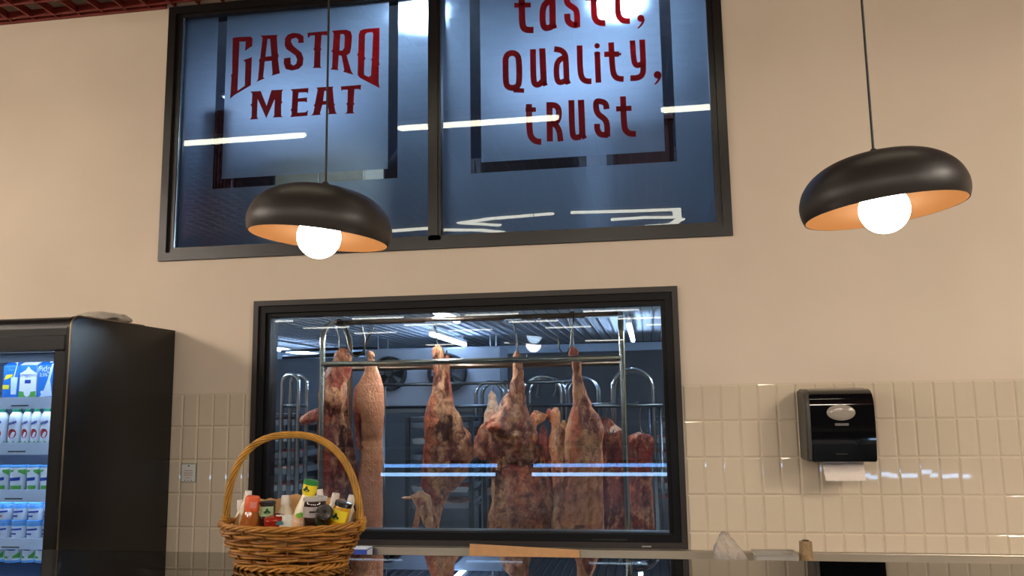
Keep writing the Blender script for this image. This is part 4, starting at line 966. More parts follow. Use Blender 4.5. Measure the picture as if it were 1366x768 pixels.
# rear hanging rails
for (px0, px1, py, Y, lab) in ((508, 775, 511, 2.0, 'thin steel rail behind the carcasses level with the fan hubs'), (508, 870, 541, 2.55, 'lower thin steel rail crossing behind the arched trolleys'), (792, 884, 541, 1.5, 'short steel rail carrying the two dark beef sides')):
    p0, p1 = at(px0, py, Y), at(px1, py, Y); z = (p0.z+p1.z)/2
    rr = root('hanging_rail', ((p0.x+p1.x)/2, Y, 0), lab, 'rail', 'rear hanging rails')
    MB().tube([(p0.x, Y, z), (p1.x, Y, z)], .013, 10).build('rail', M_darksteel, rr, smooth='all')
    for x in (p0.x+.02, p1.x-.02): MB().tube([(x, Y+.02, 0), (x, Y+.02, z)], .014, 10).build('post', M_darksteel, rr, smooth='all')
pz = at(650, 511, 2.0)
for px, nm in ((656, 'holding the small pale poultry carcass'), (674, 'hanging empty right of the pale poultry carcass'), (716, 'holding the narrow tan shank piece'), (740, 'holding the bony tan meat piece')):
    x = at(px, 511, 2.0).x; pts = [(x-.012, 2.0, pz.z-.01), (x-.014, 2.0, pz.z+.012), (x, 2.0, pz.z+.022), (x+.014, 2.0, pz.z+.012), (x+.012, 2.0, pz.z-.03), (x, 2.0, pz.z-.08), (x-.012, 2.0, pz.z-.10), (x-.004, 2.0, pz.z-.115), (x+.012, 2.0, pz.z-.11)]
    tag(MB().tube(pts, .0045, 8).build('meat_hook', M_hook, smooth='all'), 'small steel S hook '+nm, 'hook', 'small hooks on the rear rail')

for px, nm in ((806, 'holding the dark beef side left of the right rack post'), (851, 'holding the dark beef side right of the right rack post')):
    p = at(px, 541, 1.5); q = at(px+3, 577, 1.5)
    pts = [(p.x-.018, 1.5, p.z-.012), (p.x-.02, 1.5, p.z+.01), (p.x, 1.5, p.z+.022), (p.x+.018, 1.5, p.z+.01), (p.x+.01, 1.5, p.z-.06), (q.x, 1.49, q.z+.02), (q.x+.02, 1.48, q.z-.01), (q.x+.045, 1.48, q.z), (q.x+.05, 1.48, q.z+.02)]
    tag(MB().tube(pts, .006, 8).build('meat_hook', M_hook, smooth='all'), 'dark cranked hook '+nm, 'hook', 'cranked hooks on the short rail')
# arched trolleys
M_arch = mat('arch_steel', (168, 174, 178), .22, 1)
def trolley(pxl, pxr, pyt, Y, label, pybar=541, dp=.36):
    a, b = at(pxl, pyt+30, Y), at(pxr, pyt+30, Y); zt_ = at((pxl+pxr)/2, pyt, Y).z; xc = (a.x+b.x)/2; hw = (b.x-a.x)/2
    rr = root('arched_trolley', (xc, Y+.25, 0), label, 'trolley', 'arched stainless trolleys in the cold room')
    zb2 = at((pxl+pxr)/2, pybar, Y).z
    for dy in (0, dp):
        pts = [(xc-hw, Y+dy, .09)]+[(xc-hw*math.cos(PI*k/14), Y+dy, zt_-hw*.95+hw*.95*math.sin(PI*k/14)) for k in range(15)]+[(xc+hw, Y+dy, .09)]
        MB().tube(pts, .016, 10).build('arch', M_arch, rr, smooth='all')
        MB().tube([(xc-hw, Y+dy, zb2), (xc+hw, Y+dy, zb2)], .012, 8).build('cross_bar', M_darksteel, rr, smooth='all')
    for sx in (-1, 1):
        for z in (zb2, .3): MB().tube([(xc+sx*hw, Y, z), (xc+sx*hw, Y+dp, z)], .01, 8).build('side_bar', M_darksteel, rr, smooth='all')
        for dy in (0, dp): MB().lathe([(0, -.045), (.035, -.04), (.04, 0), (.03, .04), (0, .045)], 14, (xc+sx*hw, Y+dy, .046), Matrix.Rotation(PI/2, 3, 'Y')).build('caster', M_gasket, rr, smooth=True)
    return rr
trolley(376, 398, 500, 1.35, 'arched steel trolley at the far left of the cold room window', dp=.14)
trolley(635, 671, 509, 2.91, 'arched steel trolley around the small pale poultry carcass', dp=.28)
trolley(699, 749, 502, 2.7, 'arched steel trolley between the two right beef quarters')
trolley(754, 797, 503, 3.3, 'arched steel trolley set back behind the shank of the stamped hindquarter')
trolley(817, 871, 493, 1.9, 'arched steel trolley behind the right post of the front rack')

# tray racks with trays of meat
M_rk = mat('rack_grey', (38, 42, 48), .45)
M_tray = mat('tray_plastic', (108, 116, 128), .4); M_traysteel = mat('tray_steel', (165, 170, 176), .35, .3)
M_cut = mat('meat_cuts', (165, 72, 62), .4, noise_amt=.6, noise_scale=22, bump=.5, bump_scale=30)
M_cut2 = mat('meat_cuts_pale', (215, 160, 145), .4, noise_amt=.5, noise_scale=26, bump=.5, bump_scale=30)
ORD = ['topmost', 'second', 'third', 'fourth', 'fifth', 'sixth', 'seventh', 'eighth', 'ninth', 'tenth']
def tray_rack(pxl, pxr, pyt, Y, ntr, dz, label, short, seed, first=.08):
    random.seed(seed)
    a, b = at(pxl, pyt, Y), at(pxr, pyt, Y); xc = (a.x+b.x)/2; hw = (b.x-a.x)/2; zt_ = (a.z+b.z)/2; D_ = .55
    rr = root('tray_rack', (xc, Y+D_/2, 0), label, 'rack', 'tray racks in the cold room')
    for sx in (-1, 1):
        for dy in (0, D_): MB().box(xc+sx*hw-.016, xc+sx*hw+.016, Y+dy-.016, Y+dy+.016, .06, zt_).build('post', M_rk, rr)
        mb = MB()
        for k in range(ntr): z = zt_-first-k*dz; mb.box(xc+sx*(hw-.028)-.012, xc+sx*(hw-.028)+.012, Y+.017, Y+D_-.017, z-.014, z-.009)
        mb.build('runners', M_rk, rr)
    mb = MB(); mb.box(xc-hw, xc+hw, Y+.02, Y+D_-.02, zt_-.012, zt_).build('top_shelf', M_darksteel, rr)
    MB().box(xc-hw, xc+hw, Y, Y+D_, .06, .09).build('foot_frame', M_darksteel, rr)
    for k in range(ntr):
        z = zt_-first-k*dz-.008; t_ = root('meat_tray', (xc, Y+D_/2, z), '', 'tray', 'trays of meat in the cold room racks')
        t_['label'] = 'shallow tray of meat cuts, %s from the top in the %s' % (ORD[k], short) if k else 'shallow tray of meat cuts, topmost in the %s' % short
        wi = hw-.022; h = .045; mb = MB()
        o = [(-wi, -D_/2+.02, h), (wi, -D_/2+.02, h), (wi, D_/2-.02, h), (-wi, D_/2-.02, h)]; i = [(x*.93, y_*.95, .002) for x, y_, _ in o]; i2 = [(x*.91, y_*.93, .005) for x, y_, _ in o]; o2 = [(x*.98, y_*.98, h) for x, y_, _ in o]
        mb.add(o+i+o2+i2, [(0, 1, 5, 4), (1, 2, 6, 5), (2, 3, 7, 6), (3, 0, 4, 7), (4, 5, 6, 7), (8, 9, 13, 12), (9, 10, 14, 13), (10, 11, 15, 14), (11, 8, 12, 15), (12, 13, 14, 15), (0, 1, 9, 8), (1, 2, 10, 9), (2, 3, 11, 10), (3, 0, 8, 11)])
        mb.build('shell', M_traysteel if k % 3 == 1 else M_tray, t_, local=True)
        mb = MB()
        for c in range(6):
            bm = bmesh.new(); bmesh.ops.create_icosphere(bm, subdivisions=3, radius=1)
            sx, sy, sz = random.uniform(.06, .11), random.uniform(.06, .1), random.uniform(.02, .034); ox = random.uniform(-wi*.55, wi*.55); oy = random.uniform(-.2, .12)
            for v in bm.verts:
                p = v.co*1.0; p *= 1+.35*noise.noise(p*1.7+Vector((k*3+c, seed, 0)))
                v.co = Vector((max(-wi*.88, min(wi*.88, ox+p.x*sx)), max(-.235, min(.235, oy+p.y*sy)), max(.006, .028+p.z*sz)))
            mb.frombm(bm)
        q = mb.build('meat_cuts', M_cut2 if (k+seed) % 3 == 0 else M_cut, t_, local=True, smooth='all'); q['kind'] = 'stuff'
tray_rack(345, 397, 552, 1.95, 7, .125, 'tall rack of dark trays at the far left behind the basket handle', 'far left rack', 3)
tray_rack(399, 424, 560, 2.6, 5, .13, 'narrow-looking tray rack in shadow left of the first pork half', 'shadowed rack by pork half', 5)
tray_rack(544, 628, 556, 2.3, 6, .125, 'wide tray rack standing behind the orange-tan beef quarter', 'rack behind the orange-tan quarter', 7)
tray_rack(639, 672, 560, 3.5, 5, .15, 'tray rack behind the left flap of the middle forequarter', 'rack behind the middle forequarter', 8)
tray_rack(868, 905, 556, 2.65, 6, .12, 'tray rack at the far right edge of the cold room window', 'far right rack', 9)
#PART3
# ------------------------------------------------------------------ fridge with dairy products
FX1 = -2.55; FX0 = -3.95; FY = -.85; FZ = 2.11
r = root('display_fridge', ((FX0+FX1)/2, -.45, 0), 'tall black display fridge with lit dairy shelves at the left wall', 'fridge')
M_fb = mat('fridge_black', (20, 18, 17), .27, spec=.4, bump=.03, bump_scale=200, noise_amt=.15, noise_scale=60)
M_fk = mat('fridge_dark', (18, 16, 16), .3)
M_fin = mat('fridge_inner', (150, 165, 190), .5)
M_edge = mat('metal_edge', (150, 130, 105), .3, .9)
# side panel with rounded front top corner
R_ = .055; pr = [(-.012, .06), (-.012, FZ), (FY+R_, FZ)]
for k in range(1, 9): a = k/8*PI/2; pr.append((FY+R_-R_*math.sin(a), FZ-R_+R_*math.cos(a)))
pr += [(FY, .06)]
extr(pr, FX1-.02, FX1).build('side_panel', M_fb, r)
extr(pr, FX0, FX0+.02).build('side_panel', M_fb, r)
edge_pts = [(FX1-.001, y+.001, z) for y, z in [(-.3, FZ+.001)]+pr[2:]]
MB().tube(edge_pts, .0035, 6).build('edge_trim', M_edge, r, smooth='all')
MB().box(FX0+.0205, FX1-.0205, -.03, -.012, .06, FZ-.03).build('back_panel', M_fin, r)
extr([(y-.0 if y > -.5 else y+.004, z-.003 if z > 1.9 else 1.95) for y, z in pr[1:-1]]+[(FY+.004, 1.95), (-.012, 1.95)], FX0+.021, FX1-.021).build('canopy', M_fk, r)
MB().bbox(FX0+.021, FX1-.021, FY-.006, FY+.02, 1.952, 2.02, .006, 2).build('canopy_lip', M_fk, r)
MB().box(FX0+.021, FX1-.021, FY+.03, -.012, .06, .30).build('base', M_fk, r)
# door frame and inner lining
MB().bbox(FX1-.078, FX1-.0205, FY+.002, FY+.05, .06, 1.95, .006).build('door_frame', M_fk, r)
MB().box(FX1-.030, FX1-.0205, FY+.052, -.031, .301, 1.949).build('inner_liner', M_fin, r)
MB().box(FX0+.021, FX1-.079, FY+.012, FY+.015, .31, 1.95).build('door_glass', M_glass, r)
MB().box(FX0+.05, FX1-.085, FY+.055, FY+.075, 1.925, 1.945).build('light_bar', emis('fridge_light', (232, 241, 255), FRIDGE_E*9), r)
MB().box(FX0+.022, FX1-.079, FY+.0505, FY+.0545, 1.905, 1.9495).build('added_valance', M_fin, r)  # added board that keeps the glowing top bar out of view
MB().box(FX1-.060, FX1-.050, FY+.052, FY+.060, .35, 1.9).build('light_bar', emis('added_side_light', (232, 241, 255), 9.0), r)  # added hidden strip that brightens the price rails and products
shelf_z = [1.742, 1.535, 1.325, 1.113, .86, .6]
for z in shelf_z:
    MB().box(FX0+.021, FX1-.031, FY+.108, -.031, z-.012, z-.001).build('shelf', M_fin, r)
    f = MB().box(FX0+.021, FX1-.08, FY+.092, FY+.106, z-.048, z+.006).build('price_rail', mat('rail_white', (200, 212, 232), .35), r)
    MB().box(FX0+.05, FX1-.085, FY+.116, FY+.128, z-.026, z-.0135).build('shelf_light', emis('shelf_light', (232, 241, 255), FRIDGE_E*7), r)
    mb = MB()
    for q in (.2, .46): mb.box(FX1-.09-q-.06, FX1-.09-q+.03, FY+.0905, FY+.0915, z-.036, z-.030)
    mb.build('price_print', M_ink2, r)
M_fl = mat('fridge_foot', (25, 25, 25), .5)
for x in (FX0+.08, FX1-.08):
    for y in (-.75, -.12): MB().lathe([(.025, 0), (.025, .06)], 12, (x, y, 0)).build('foot', M_fl, r)
# crumpled film roll on the fridge
bm = bmesh.new(); bmesh.ops.create_icosphere(bm, subdivisions=4, radius=1)
c = at(163, 428, -.35)
for v in bm.verts:
    p = v.co.copy(); q = Vector((p.x*.12, p.y*.16, (p.z+1)*.034)); q += noise.noise_vector(p*3)*.01; q.z = max(q.z, 0); v.co = q+Vector((-2.74, -.36, FZ+.001))
tag(MB().frombm(bm).build('plastic_wrap', mat('dusty_wrap', (190, 180, 165), .35, noise_amt=.15, noise_scale=20), smooth='all'), 'crumpled pale plastic wrap lying on top of the black fridge', 'wrap')

M_green = mat('cap_green', (30, 120, 84), .4); M_pwhite = mat('pack_white', (226, 230, 234), .4); M_pblue = mat('pack_blue', (28, 112, 196), .4)
M_dblue = mat('ink_blue', (24, 60, 150), .5); M_fruit = mat('fruit_red', (176, 40, 44), .5); M_leaf = mat('leaf_green', (84, 164, 66), .5); M_yel = mat('label_yellow', (232, 214, 40), .5); M_lblue = mat('light_blue', (90, 160, 220), .4)
YF = FY+.15
def px2x(px, py): return at(px, py, YF).x
def decal(name, mb, m_, parent, y):
    for v in mb.v: v.y += y
    return mb.build(name, m_, parent, local=True)
def flat_disc(rx, rz, cx=0, cz=0, n=20): return MB().add([(cx+rx*math.cos(2*PI*k/n), 0, cz+rz*math.sin(2*PI*k/n)) for k in range(n)], [tuple(range(n))])
def flat_rect(x0, x1, z0, z1): return MB().add([(x0, 0, z0), (x1, 0, z0), (x1, 0, z1), (x0, 0, z1)], [(0, 1, 2, 3)])
def carton(pxl, pxr, z, h, label, style):
    x0, x1 = px2x(pxl, 500), px2x(pxr, 500); hw = (x1-x0)/2-.0015; rr = root('milk_carton', ((x0+x1)/2, YF+.04, z), label, 'carton', 'milk cartons on the top fridge shelf')
    mb = MB(); d = .04; hh = h-.022
    mb.bbox(-hw, hw, -d, d, 0, hh, .002, 1)
    mb.add([(-hw, -d, hh), (hw, -d, hh), (hw, d, hh), (-hw, d, hh), (-hw, -.002, h), (hw, -.002, h), (hw, .002, h), (-hw, .002, h)], [(0, 1, 5, 4), (2, 3, 7, 6), (0, 4, 7, 3), (1, 2, 6, 5), (4, 5, 6, 7)])
    mb.build('pack', M_pwhite if style == 'white' else M_pblue, rr, local=True)
    MB().lathe([(.010, hh*.0+hh+.004), (.010, hh+.024), (0, hh+.025)], 14, (hw*.2, -.012, 0)).build('cap', M_pwhite, rr, local=True)
    y = -d-.0008
    if style == 'glass':
        decal('milk_glass_print', MB().add([(hw*.1, 0, .02), (hw*.75, 0, .02), (hw*.85, 0, .10), (hw*.0, 0, .10)], [(0, 1, 2, 3)]), mat('milk_print', (205, 222, 240), .5), rr, y)
        decal('straw_print', MB().add([(hw*.3, 0, .10), (hw*.42, 0, .10), (hw*.8, 0, .17), (hw*.7, 0, .17)], [(0, 1, 2, 3)]), M_pwhite, rr, y)
        decal('yellow_print', MB().add([(-hw*.9, 0, .09), (-hw*.55, 0, .09), (hw*.2, 0, .105), (hw*.2, 0, .115), (-hw*.6, 0, .112)], [(0, 1, 2, 3, 4)]), M_yel, rr, y)
        decal('yellow_banner', flat_rect(-hw*.98, -hw*.15, .045, .065), M_yel, rr, y)
        decal('lettering', moved(text_mb('Lactose\nfree', .018), (0, 0, .145)), M_lblue, rr, y-.0004)
    if style == 'white':
        decal('mountain_print', MB().add([(-hw, 0, .12), (hw, 0, .12), (hw, 0, hh), (-hw, 0, hh)], [(0, 1, 2, 3)]), M_pblue, rr, y)
        decal('snow_print', MB().add([(-hw*.9, 0, .118), (hw*.95, 0, .118), (hw*.3, 0, .135), (0, 0, .15), (-hw*.3, 0, .132)], [(0, 1, 2, 3, 4)]), mat('snow', (215, 228, 242), .5), rr, y-.0003)
        decal('lettering', moved(text_mb('სოფლის', .021), (0, 0, .108)), M_dblue, rr, y-.0006)
        decal('blue_plate', flat_rect(-hw*.35, hw*.35, .07, .087), M_dblue, rr, y)
        decal('meadow_print', MB().add([(-hw, 0, .002), (hw, 0, .002), (hw, 0, .035), (0, 0, .028), (-hw, 0, .036)], [(0, 1, 2, 3, 4)]), M_leaf, rr, y)
        decal('jug_print', flat_disc(hw*.38, .018, 0, .026), M_pwhite, rr, y-.0004)
    if style == 'pour':
        decal('milk_print', MB().add([(-hw*.6, 0, .006), (hw*.95, 0, .01), (hw*.6, 0, .085), (hw*.95, 0, .16), (hw*.75, 0, .16), (hw*.25, 0, .08), (-hw*.1, 0, .04)], [(0, 1, 2, 6), (2, 3, 4, 5), (2, 5, 6)]), mat('milk_print', (205, 222, 240), .5), rr, y)
        decal('lettering', moved(text_mb('რძე', .034), (-hw*.15, 0, .135)), M_pwhite, rr, y-.0004)
        decal('fat_print', moved(text_mb('2.5%', .022), (-hw*.25, 0, .108)), M_pwhite, rr, y-.0004)
        decal('daisy_print', flat_disc(.007, .007, -hw*.35, .028), M_pwhite, rr, y-.0004)
    return rr
zt0 = shelf_z[0]
carton(4, 26, zt0, .178, 'blue carton printed with a glass of milk and yellow words on the top fridge shelf', 'glass')
carton(26, 49.5, zt0, .178, 'white milk carton with mountain and meadow print on the top fridge shelf', 'white')
carton(50, 72, zt0, .178, 'blue 2.5% milk carton with pouring milk, fully visible on the top fridge shelf', 'pour')
carton(72.5, 94, zt0, .178, 'blue milk carton cut off by the fridge door frame on the top shelf', 'pour')
def jar_cup(px0, px1, z, h, label, grp, lid, name='yogurt_cup', face='leaf', ydy=0):
    x0, x1 = px2x(px0, 640), px2x(px1, 640); R1 = (x1-x0)/2-.001
    rr = root(name, ((x0+x1)/2, YF+.02+ydy, z), label, 'cup', grp)
    MB().lathe([(R1*.84, 0), (R1*.9, .006), (R1*.97, h*.85), (R1*.97, h-.004)], 24).build('tub', M_pwhite, rr, local=True, smooth=True)
    MB().lathe([(R1*.97, h-.004), (R1, h-.003), (R1, h+.004), (R1*.9, h+.006), (0, h+.006)], 24).build('lid', lid, rr, local=True, smooth=True)
    y = -R1*.96
    def wrap(nm, mb, m_):
        for v in mb.v: a = v.x/R1; v.x, v.y = (R1+.0006)*math.sin(a)*.98, -(R1+.0006)*math.cos(a)*.98
        return mb.build(nm, m_, rr, local=True)
    def band(a0, a1, z0, z1, z0b=None, z1b=None, n=8):
        vs = []; z0b = z0 if z0b is None else z0b; z1b = z1 if z1b is None else z1b
        for i in range(n+1): t_ = i/n; vs += [(R1*(a0+(a1-a0)*t_), 0, z0+(z0b-z0)*t_), (R1*(a0+(a1-a0)*t_), 0, z1+(z1b-z1)*t_)]
        return MB().add(vs, [(2*i, 2*i+2, 2*i+3, 2*i+1) for i in range(n)])
    if face == 'leaf':
        wrap('leaf_print', band(-1.3, .0, h*.70, h*.86, h*.80, h*.88), M_leaf); wrap('leaf_print', band(.5, 1.3, h*.78, h*.88, h*.62, h*.88), M_leaf)
        wrap('name_print', band(-.8, .75, h*.38, h*.52, h*.42, h*.56), M_dblue); wrap('base_print', band(-.3, .9, h*.04, h*.2), M_leaf)
    else:
        wrap('rim_print', band(-1.3, 1.3, h*.72, h*.93), M_lblue); wrap('name_print', band(-.7, .8, h*.44, h*.56, h*.48, h*.6), M_dblue); wrap('red_print', band(-.9, .2, h*.2, h*.3), M_fruit if face == 'red' else M_dblue)
    return rr
def bottle(px0, px1, z, h, label, grp, cap, cut=False, up=True):
    x0, x1 = px2x(px0, 590), px2x(px1, 590); R1 = (x1-x0)/2-.001
    rr = root('kefir_bottle', ((x0+x1)/2, YF+.02, z), label, 'bottle', grp)
    MB().lathe(smooth_path([(R1*.9, 0), (R1, .008), (R1*.98, h*.3), (R1*.9, h*.5), (R1*.98, h*.68), (R1*.9, h*.8), (R1*.55, h*.88), (R1*.5, h*.92)], 1), 24).build('body', M_pwhite, rr, local=True, smooth=True)
    MB().lathe([(R1*.58, h*.88), (R1*.6, h*.885), (R1*.6, h), (0, h)], 20).build('cap', cap, rr, local=True, smooth=True)
    def wrap(nm, mb, m_):
        for v in mb.v: a = v.x/R1; v.x, v.y = (R1+.0008)*math.sin(a), -(R1+.0008)*math.cos(a)
        return mb.build(nm, m_, rr, local=True)
    wrap('fruit_print', flat_disc(R1*.62, h*.13, R1*.15, h*.28), M_fruit)
    g_ = MB()
    for i in range(6): g_.add([(R1*(-.7+i*.24), 0, h*(.50+.02*(i % 2)+i*.012)), (R1*(-.5+i*.24), 0, h*(.50+i*.012)), (R1*(-.5+i*.24), 0, h*(.57+i*.012)), (R1*(-.66+i*.24), 0, h*(.58+i*.012))], [(0, 1, 2, 3)])
    wrap('name_print', g_, M_dblue)
    g_ = MB(); g_.add([(R1*a, 0, z_) for a, z_ in ((-1.2, h*.02), (-.4, h*.02), (.4, h*.02), (1.2, h*.02), (1.2, h*.07), (.4, h*.07), (-.4, h*.07), (-1.2, h*.07))], [(0, 1, 6, 7), (1, 2, 5, 6), (2, 3, 4, 5)]); wrap('base_print', g_, mat('pale_green', (130, 190, 130), .5))
    return rr
z1_ = shelf_z[1]; h1_ = .165
spots = [(-13, 4, 'leftmost at the photo edge'), (7.5, 24, 'second after the gap'), (24.5, 36.5, 'third of the row'), (37, 49.5, 'fourth of the row'), (50, 65, 'fifth, fruit fully showing'), (65.5, 80, 'last, half behind door frame')]
for a, b, l in spots: bottle(a, b, z1_, h1_, 'kefir bottle with green cap on the second fridge shelf, '+l, 'kefir bottles on the second fridge shelf', M_green)
z2_ = shelf_z[2]
for a, b, l in [(-9, 9.5, 'leftmost'), (11, 32, 'second, name fully showing'), (33, 50, 'third'), (51, 68, 'rightmost')]:
    jar_cup(a, b, z2_, .105, 'green-leaved yogurt tub with blue lid on third fridge shelf, '+l, 'yogurt tubs on the third fridge shelf', M_lblue)
z3_ = shelf_z[3]
for a, b, l, fc in [(-3, 17, 'leftmost', 'red'), (17.5, 37, 'middle', 'blue'), (37.5, 58, 'rightmost whole one', 'blue'), (58.5, 78, 'partly behind door frame', 'blue')]:
    jar_cup(a, b, z3_, .072, 'small blue-rimmed yogurt cup, lower layer of the fourth shelf, '+l, 'stacked yogurt cups on the fourth fridge shelf', M_lblue, face=fc)
    jar_cup(a+.7, b+.3, z3_+.0785, .072, 'small blue-rimmed yogurt cup, upper layer of the fourth shelf, '+l, 'stacked yogurt cups on the fourth fridge shelf', M_lblue, face=fc)
z4_ = shelf_z[4]
for a, b, l in [(-10, 5, 'leftmost'), (6, 18, 'second'), (18.5, 30.5, 'third'), (33, 46, 'fourth'), (46.5, 58, 'rightmost')]:
    bottle(a, b, z4_, .195, 'white kefir bottle with red fruit on bottom visible shelf, '+l, 'kefir bottles on the bottom visible fridge shelf', M_green)

# ------------------------------------------------------------------ wicker basket
random.seed(4)
BC = Vector((-1.062, -1.79, CZ)); 
r = root('wicker_basket', BC, 'oval brown wicker basket with a tall twisted handle filled with jars on the glass counter', 'basket')
def wick(name, c, na=.25):
    M = mat(name, c, .38, noise_amt=na, noise_scale=26, bump=.3, bump_scale=90, spec=.5); return M
M_wick = wick('wicker', (158, 106, 38)); M_wick2 = wick('wicker_dark', (128, 78, 26)); M_whandle = wick('wicker_handle', (172, 124, 44), .28)
H_ = .118
def oval(z):  # half axes at height z over the base
    t_ = z/H_; return .152+.058*t_**.8, .108+.040*t_**.8
def wall_pt(a, z, off=0):
    ax, ay = oval(z); return Vector(((ax+off)*math.cos(a), (ay+off)*math.sin(a), z))
NST = 18
mb = MB()
for k in range(NST):
    a = 2*PI*k/NST+.06
    mb.tube([wall_pt(a, .004+(H_+.004)*i/8) for i in range(9)], .0028, 6)
mb.build('stakes', M_wick2, r, local=True, smooth='all')
rows = [MB(), MB()]
nrow = 8
for j in range(nrow):
    z0 = .010+(H_-.014)*j/(nrow-1)*.97
    for strand in range(2):
        pts = []; n = NST*6; rs = []
        dz = random.uniform(-.002, .002); ph = random.uniform(0, 6)
        for i in range(n):
            a = 2*PI*i/n+.06; s_ = math.cos(a*NST/2*1.0-.06*NST/2+(j % 2)*PI+strand*.25)
            z = z0+dz+.0026*math.sin(a*3+ph)+.0018*math.sin(a*7+ph*2)+(strand-.5)*.0072
            pts.append(wall_pt(a, max(.004, z), .0082*s_+.0006)); rs.append(.0042+.0006*math.sin(a*5+ph))
        rows[strand if j % 3 else 1-strand].tube(pts, rs, 7, closed=True)
rows[0].build('woven_wall', M_wick, r, local=True, smooth='all'); rows[1].build('woven_wall', M_wick2, r, local=True, smooth='all')
# base braid and rim braid
for nm, zc, rad, off, tw, ns, m_ in (('base_braid', .007, .0040, .004, 12, 3, M_wick), ('rim_braid', H_+.001, .0040, .004, 9, 4, M_wick)):
    mb = MB()
    for s_ in range(ns):
        pts = []; n = 260
        for i in range(n):
            a = 2*PI*i/n; b = a*tw+2*PI*s_/ns
            rr_ = .0068; pts.append(wall_pt(a, zc if zc > .05 else .008, off+rr_*math.cos(b))+Vector((0, 0, (rr_*.8)*math.sin(b)+(.0 if zc < .05 else .004))))
        mb.tube(pts, rad, 7, closed=True)
    mb.build(nm, m_, r, local=True, smooth='all')
bm_ = MB(); vs = [(.150*math.cos(2*PI*k/40), .106*math.sin(2*PI*k/40), z) for z in (.002, .008) for k in range(40)]
bm_.add(vs, [(k, (k+1) % 40, 40+(k+1) % 40, 40+k) for k in range(40)]+[tuple(range(40)), tuple(range(40, 80))]); bm_.build('base', M_wick2, r, local=True)
# handle: twisted canes over the arch
axr = oval(H_)[0]
def arch(t_):
    a = PI*t_; ca, sa = math.cos(a), math.sin(a)
    x = -(axr+.002)*math.copysign(abs(ca)**.82, ca); z = H_-.02+(.262+.02)*abs(sa)**.80
    return Vector((x-.012*sa, 0, z))
mb = MB(); n = 170; ns = 8
P_ = [arch(i/(n-1)) for i in range(n)]
for s_ in range(ns):
    pts = []
    for i, p in enumerate(P_):
        t_ = (P_[min(n-1, i+1)]-P_[max(0, i-1)]).normalized(); nx_ = Vector((0, 1, 0)); nz_ = t_.cross(nx_)
        b = i/n*2*PI*2.6+2*PI*s_/ns; pts.append(p+(nx_*math.cos(b)*.0098+nz_*math.sin(b)*.0078))
    mb.tube(pts, .0030, 7)
mb.tube(P_, .0040, 7)
mb.build('handle', M_whandle, r, local=True, smooth='all')
for sx in (-1, 1):
    mb = MB()
    for q in range(7):
        c = Vector((sx*(axr+.004), 0, H_-.012+q*.0052)); pts = [c+Vector((.011*math.cos(a), .0145*math.sin(a), .0012*math.sin(a))) for a in [2*PI*k/18 for k in range(18)]]
        mb.tube(pts, .0026, 6, closed=True)
    mb.build('handle_binding', M_whandle, r, local=True, smooth='all')
# kraft paper lining
mb = MB(); nA, nR = 70, 8; vs = []
for j in range(nR):
    for i in range(nA):
        a = 2*PI*i/nA; f_ = j/(nR-1); q = Vector((math.cos(a)*3, math.sin(a)*3, f_*2))
        lift = -.006+.074*max(0, math.sin(a))**.6+.018*noise.noise(q*1.7)
        z = .060+(H_-.060+lift)*f_; ax, ay = oval(min(H_, z)); nn = noise.noise(q*2.3)*.008+noise.noise(q*7)*.006-.002
        vs.append(((ax-.016+nn*f_)*math.cos(a), (ay-.016+nn*f_)*math.sin(a), z+noise.noise(q*5)*.009*f_+noise.noise(q*11)*.004*f_))
mb.add(vs, [(j*nA+i, j*nA+(i+1) % nA, (j+1)*nA+(i+1) % nA, (j+1)*nA+i) for j in range(nR-1) for i in range(nA)])
# crumpled bed
o = len(mb.v); vs = []; nB = 12
for j in range(nB):
    for i in range(nA):
        a = 2*PI*i/nA; f_ = j/(nB-1); q = Vector((math.cos(a)*f_*4, math.sin(a)*f_*4, 5)); ax, ay = oval(.06)
        vs.append(((ax-.016)*f_*math.cos(a), (ay-.016)*f_*math.sin(a), .060+(1-f_)*.012*noise.noise(q*2)))
mb.add(vs, [(j*nA+i, j*nA+(i+1) % nA, (j+1)*nA+(i+1) % nA, (j+1)*nA+i) for j in range(nB-1) for i in range(nA)])
tag(mb.build('kraft_paper', mat('kraft', (196, 156, 104), .8, noise_amt=.1, noise_scale=20), None, smooth='all'), 'crumpled tan kraft paper lining the inside of the wicker basket', 'paper')
kp = bpy.data.objects['kraft_paper']; kp.location = BC+Vector((0, 0, .0))

# goods in the basket -------------------------------------------------
M_glassj = mat('jar_glass_amber', (150, 84, 36), .08, coat=.3); M_lidd = mat('lid_black', (22, 18, 17), .3, coat=.2); M_lids = mat('lid_silver', (206, 204, 198), .28, .45)
M_darkc = mat('jar_dark', (40, 24, 20), .1, coat=.4); M_sauce = mat('sauce_red', (140, 34, 22), .15, coat=.4); M_mus = mat('mustard', (206, 150, 26), .25, coat=.3)
M_logo = mat('logo_green', (18, 66, 36), .5); M_lgreen = mat('label_green', (150, 170, 130), .5); M_cream = mat('dressing', (226, 214, 190), .3); M_wcap = mat('cap_white', (226, 220, 212), .4)
M_lyel = mat('label_yellow2', (226, 204, 40), .5); M_gcap = mat('cap_green_bright', (36, 120, 50), .4); M_orl = mat('label_orange', (206, 82, 34), .5); M_grey = mat('label_grey', (160, 150, 150), .5)
def item(name, px, py, Y, label, cat, grp, parts, tiltx=0, tilty=0, rotz=0, dz=0):
    """parts: (name, material, profile) lathes; local origin at the foot, axis +z"""
    p = at(px, py, Y); rr = root(name, p, label, cat, grp)
    rr.rotation_euler = (tiltx, tilty, rotz)
    for nm, m_, pr_ in parts: MB().lathe(pr_, 28).build(nm, m_, rr, local=True, smooth=True)
    return rr
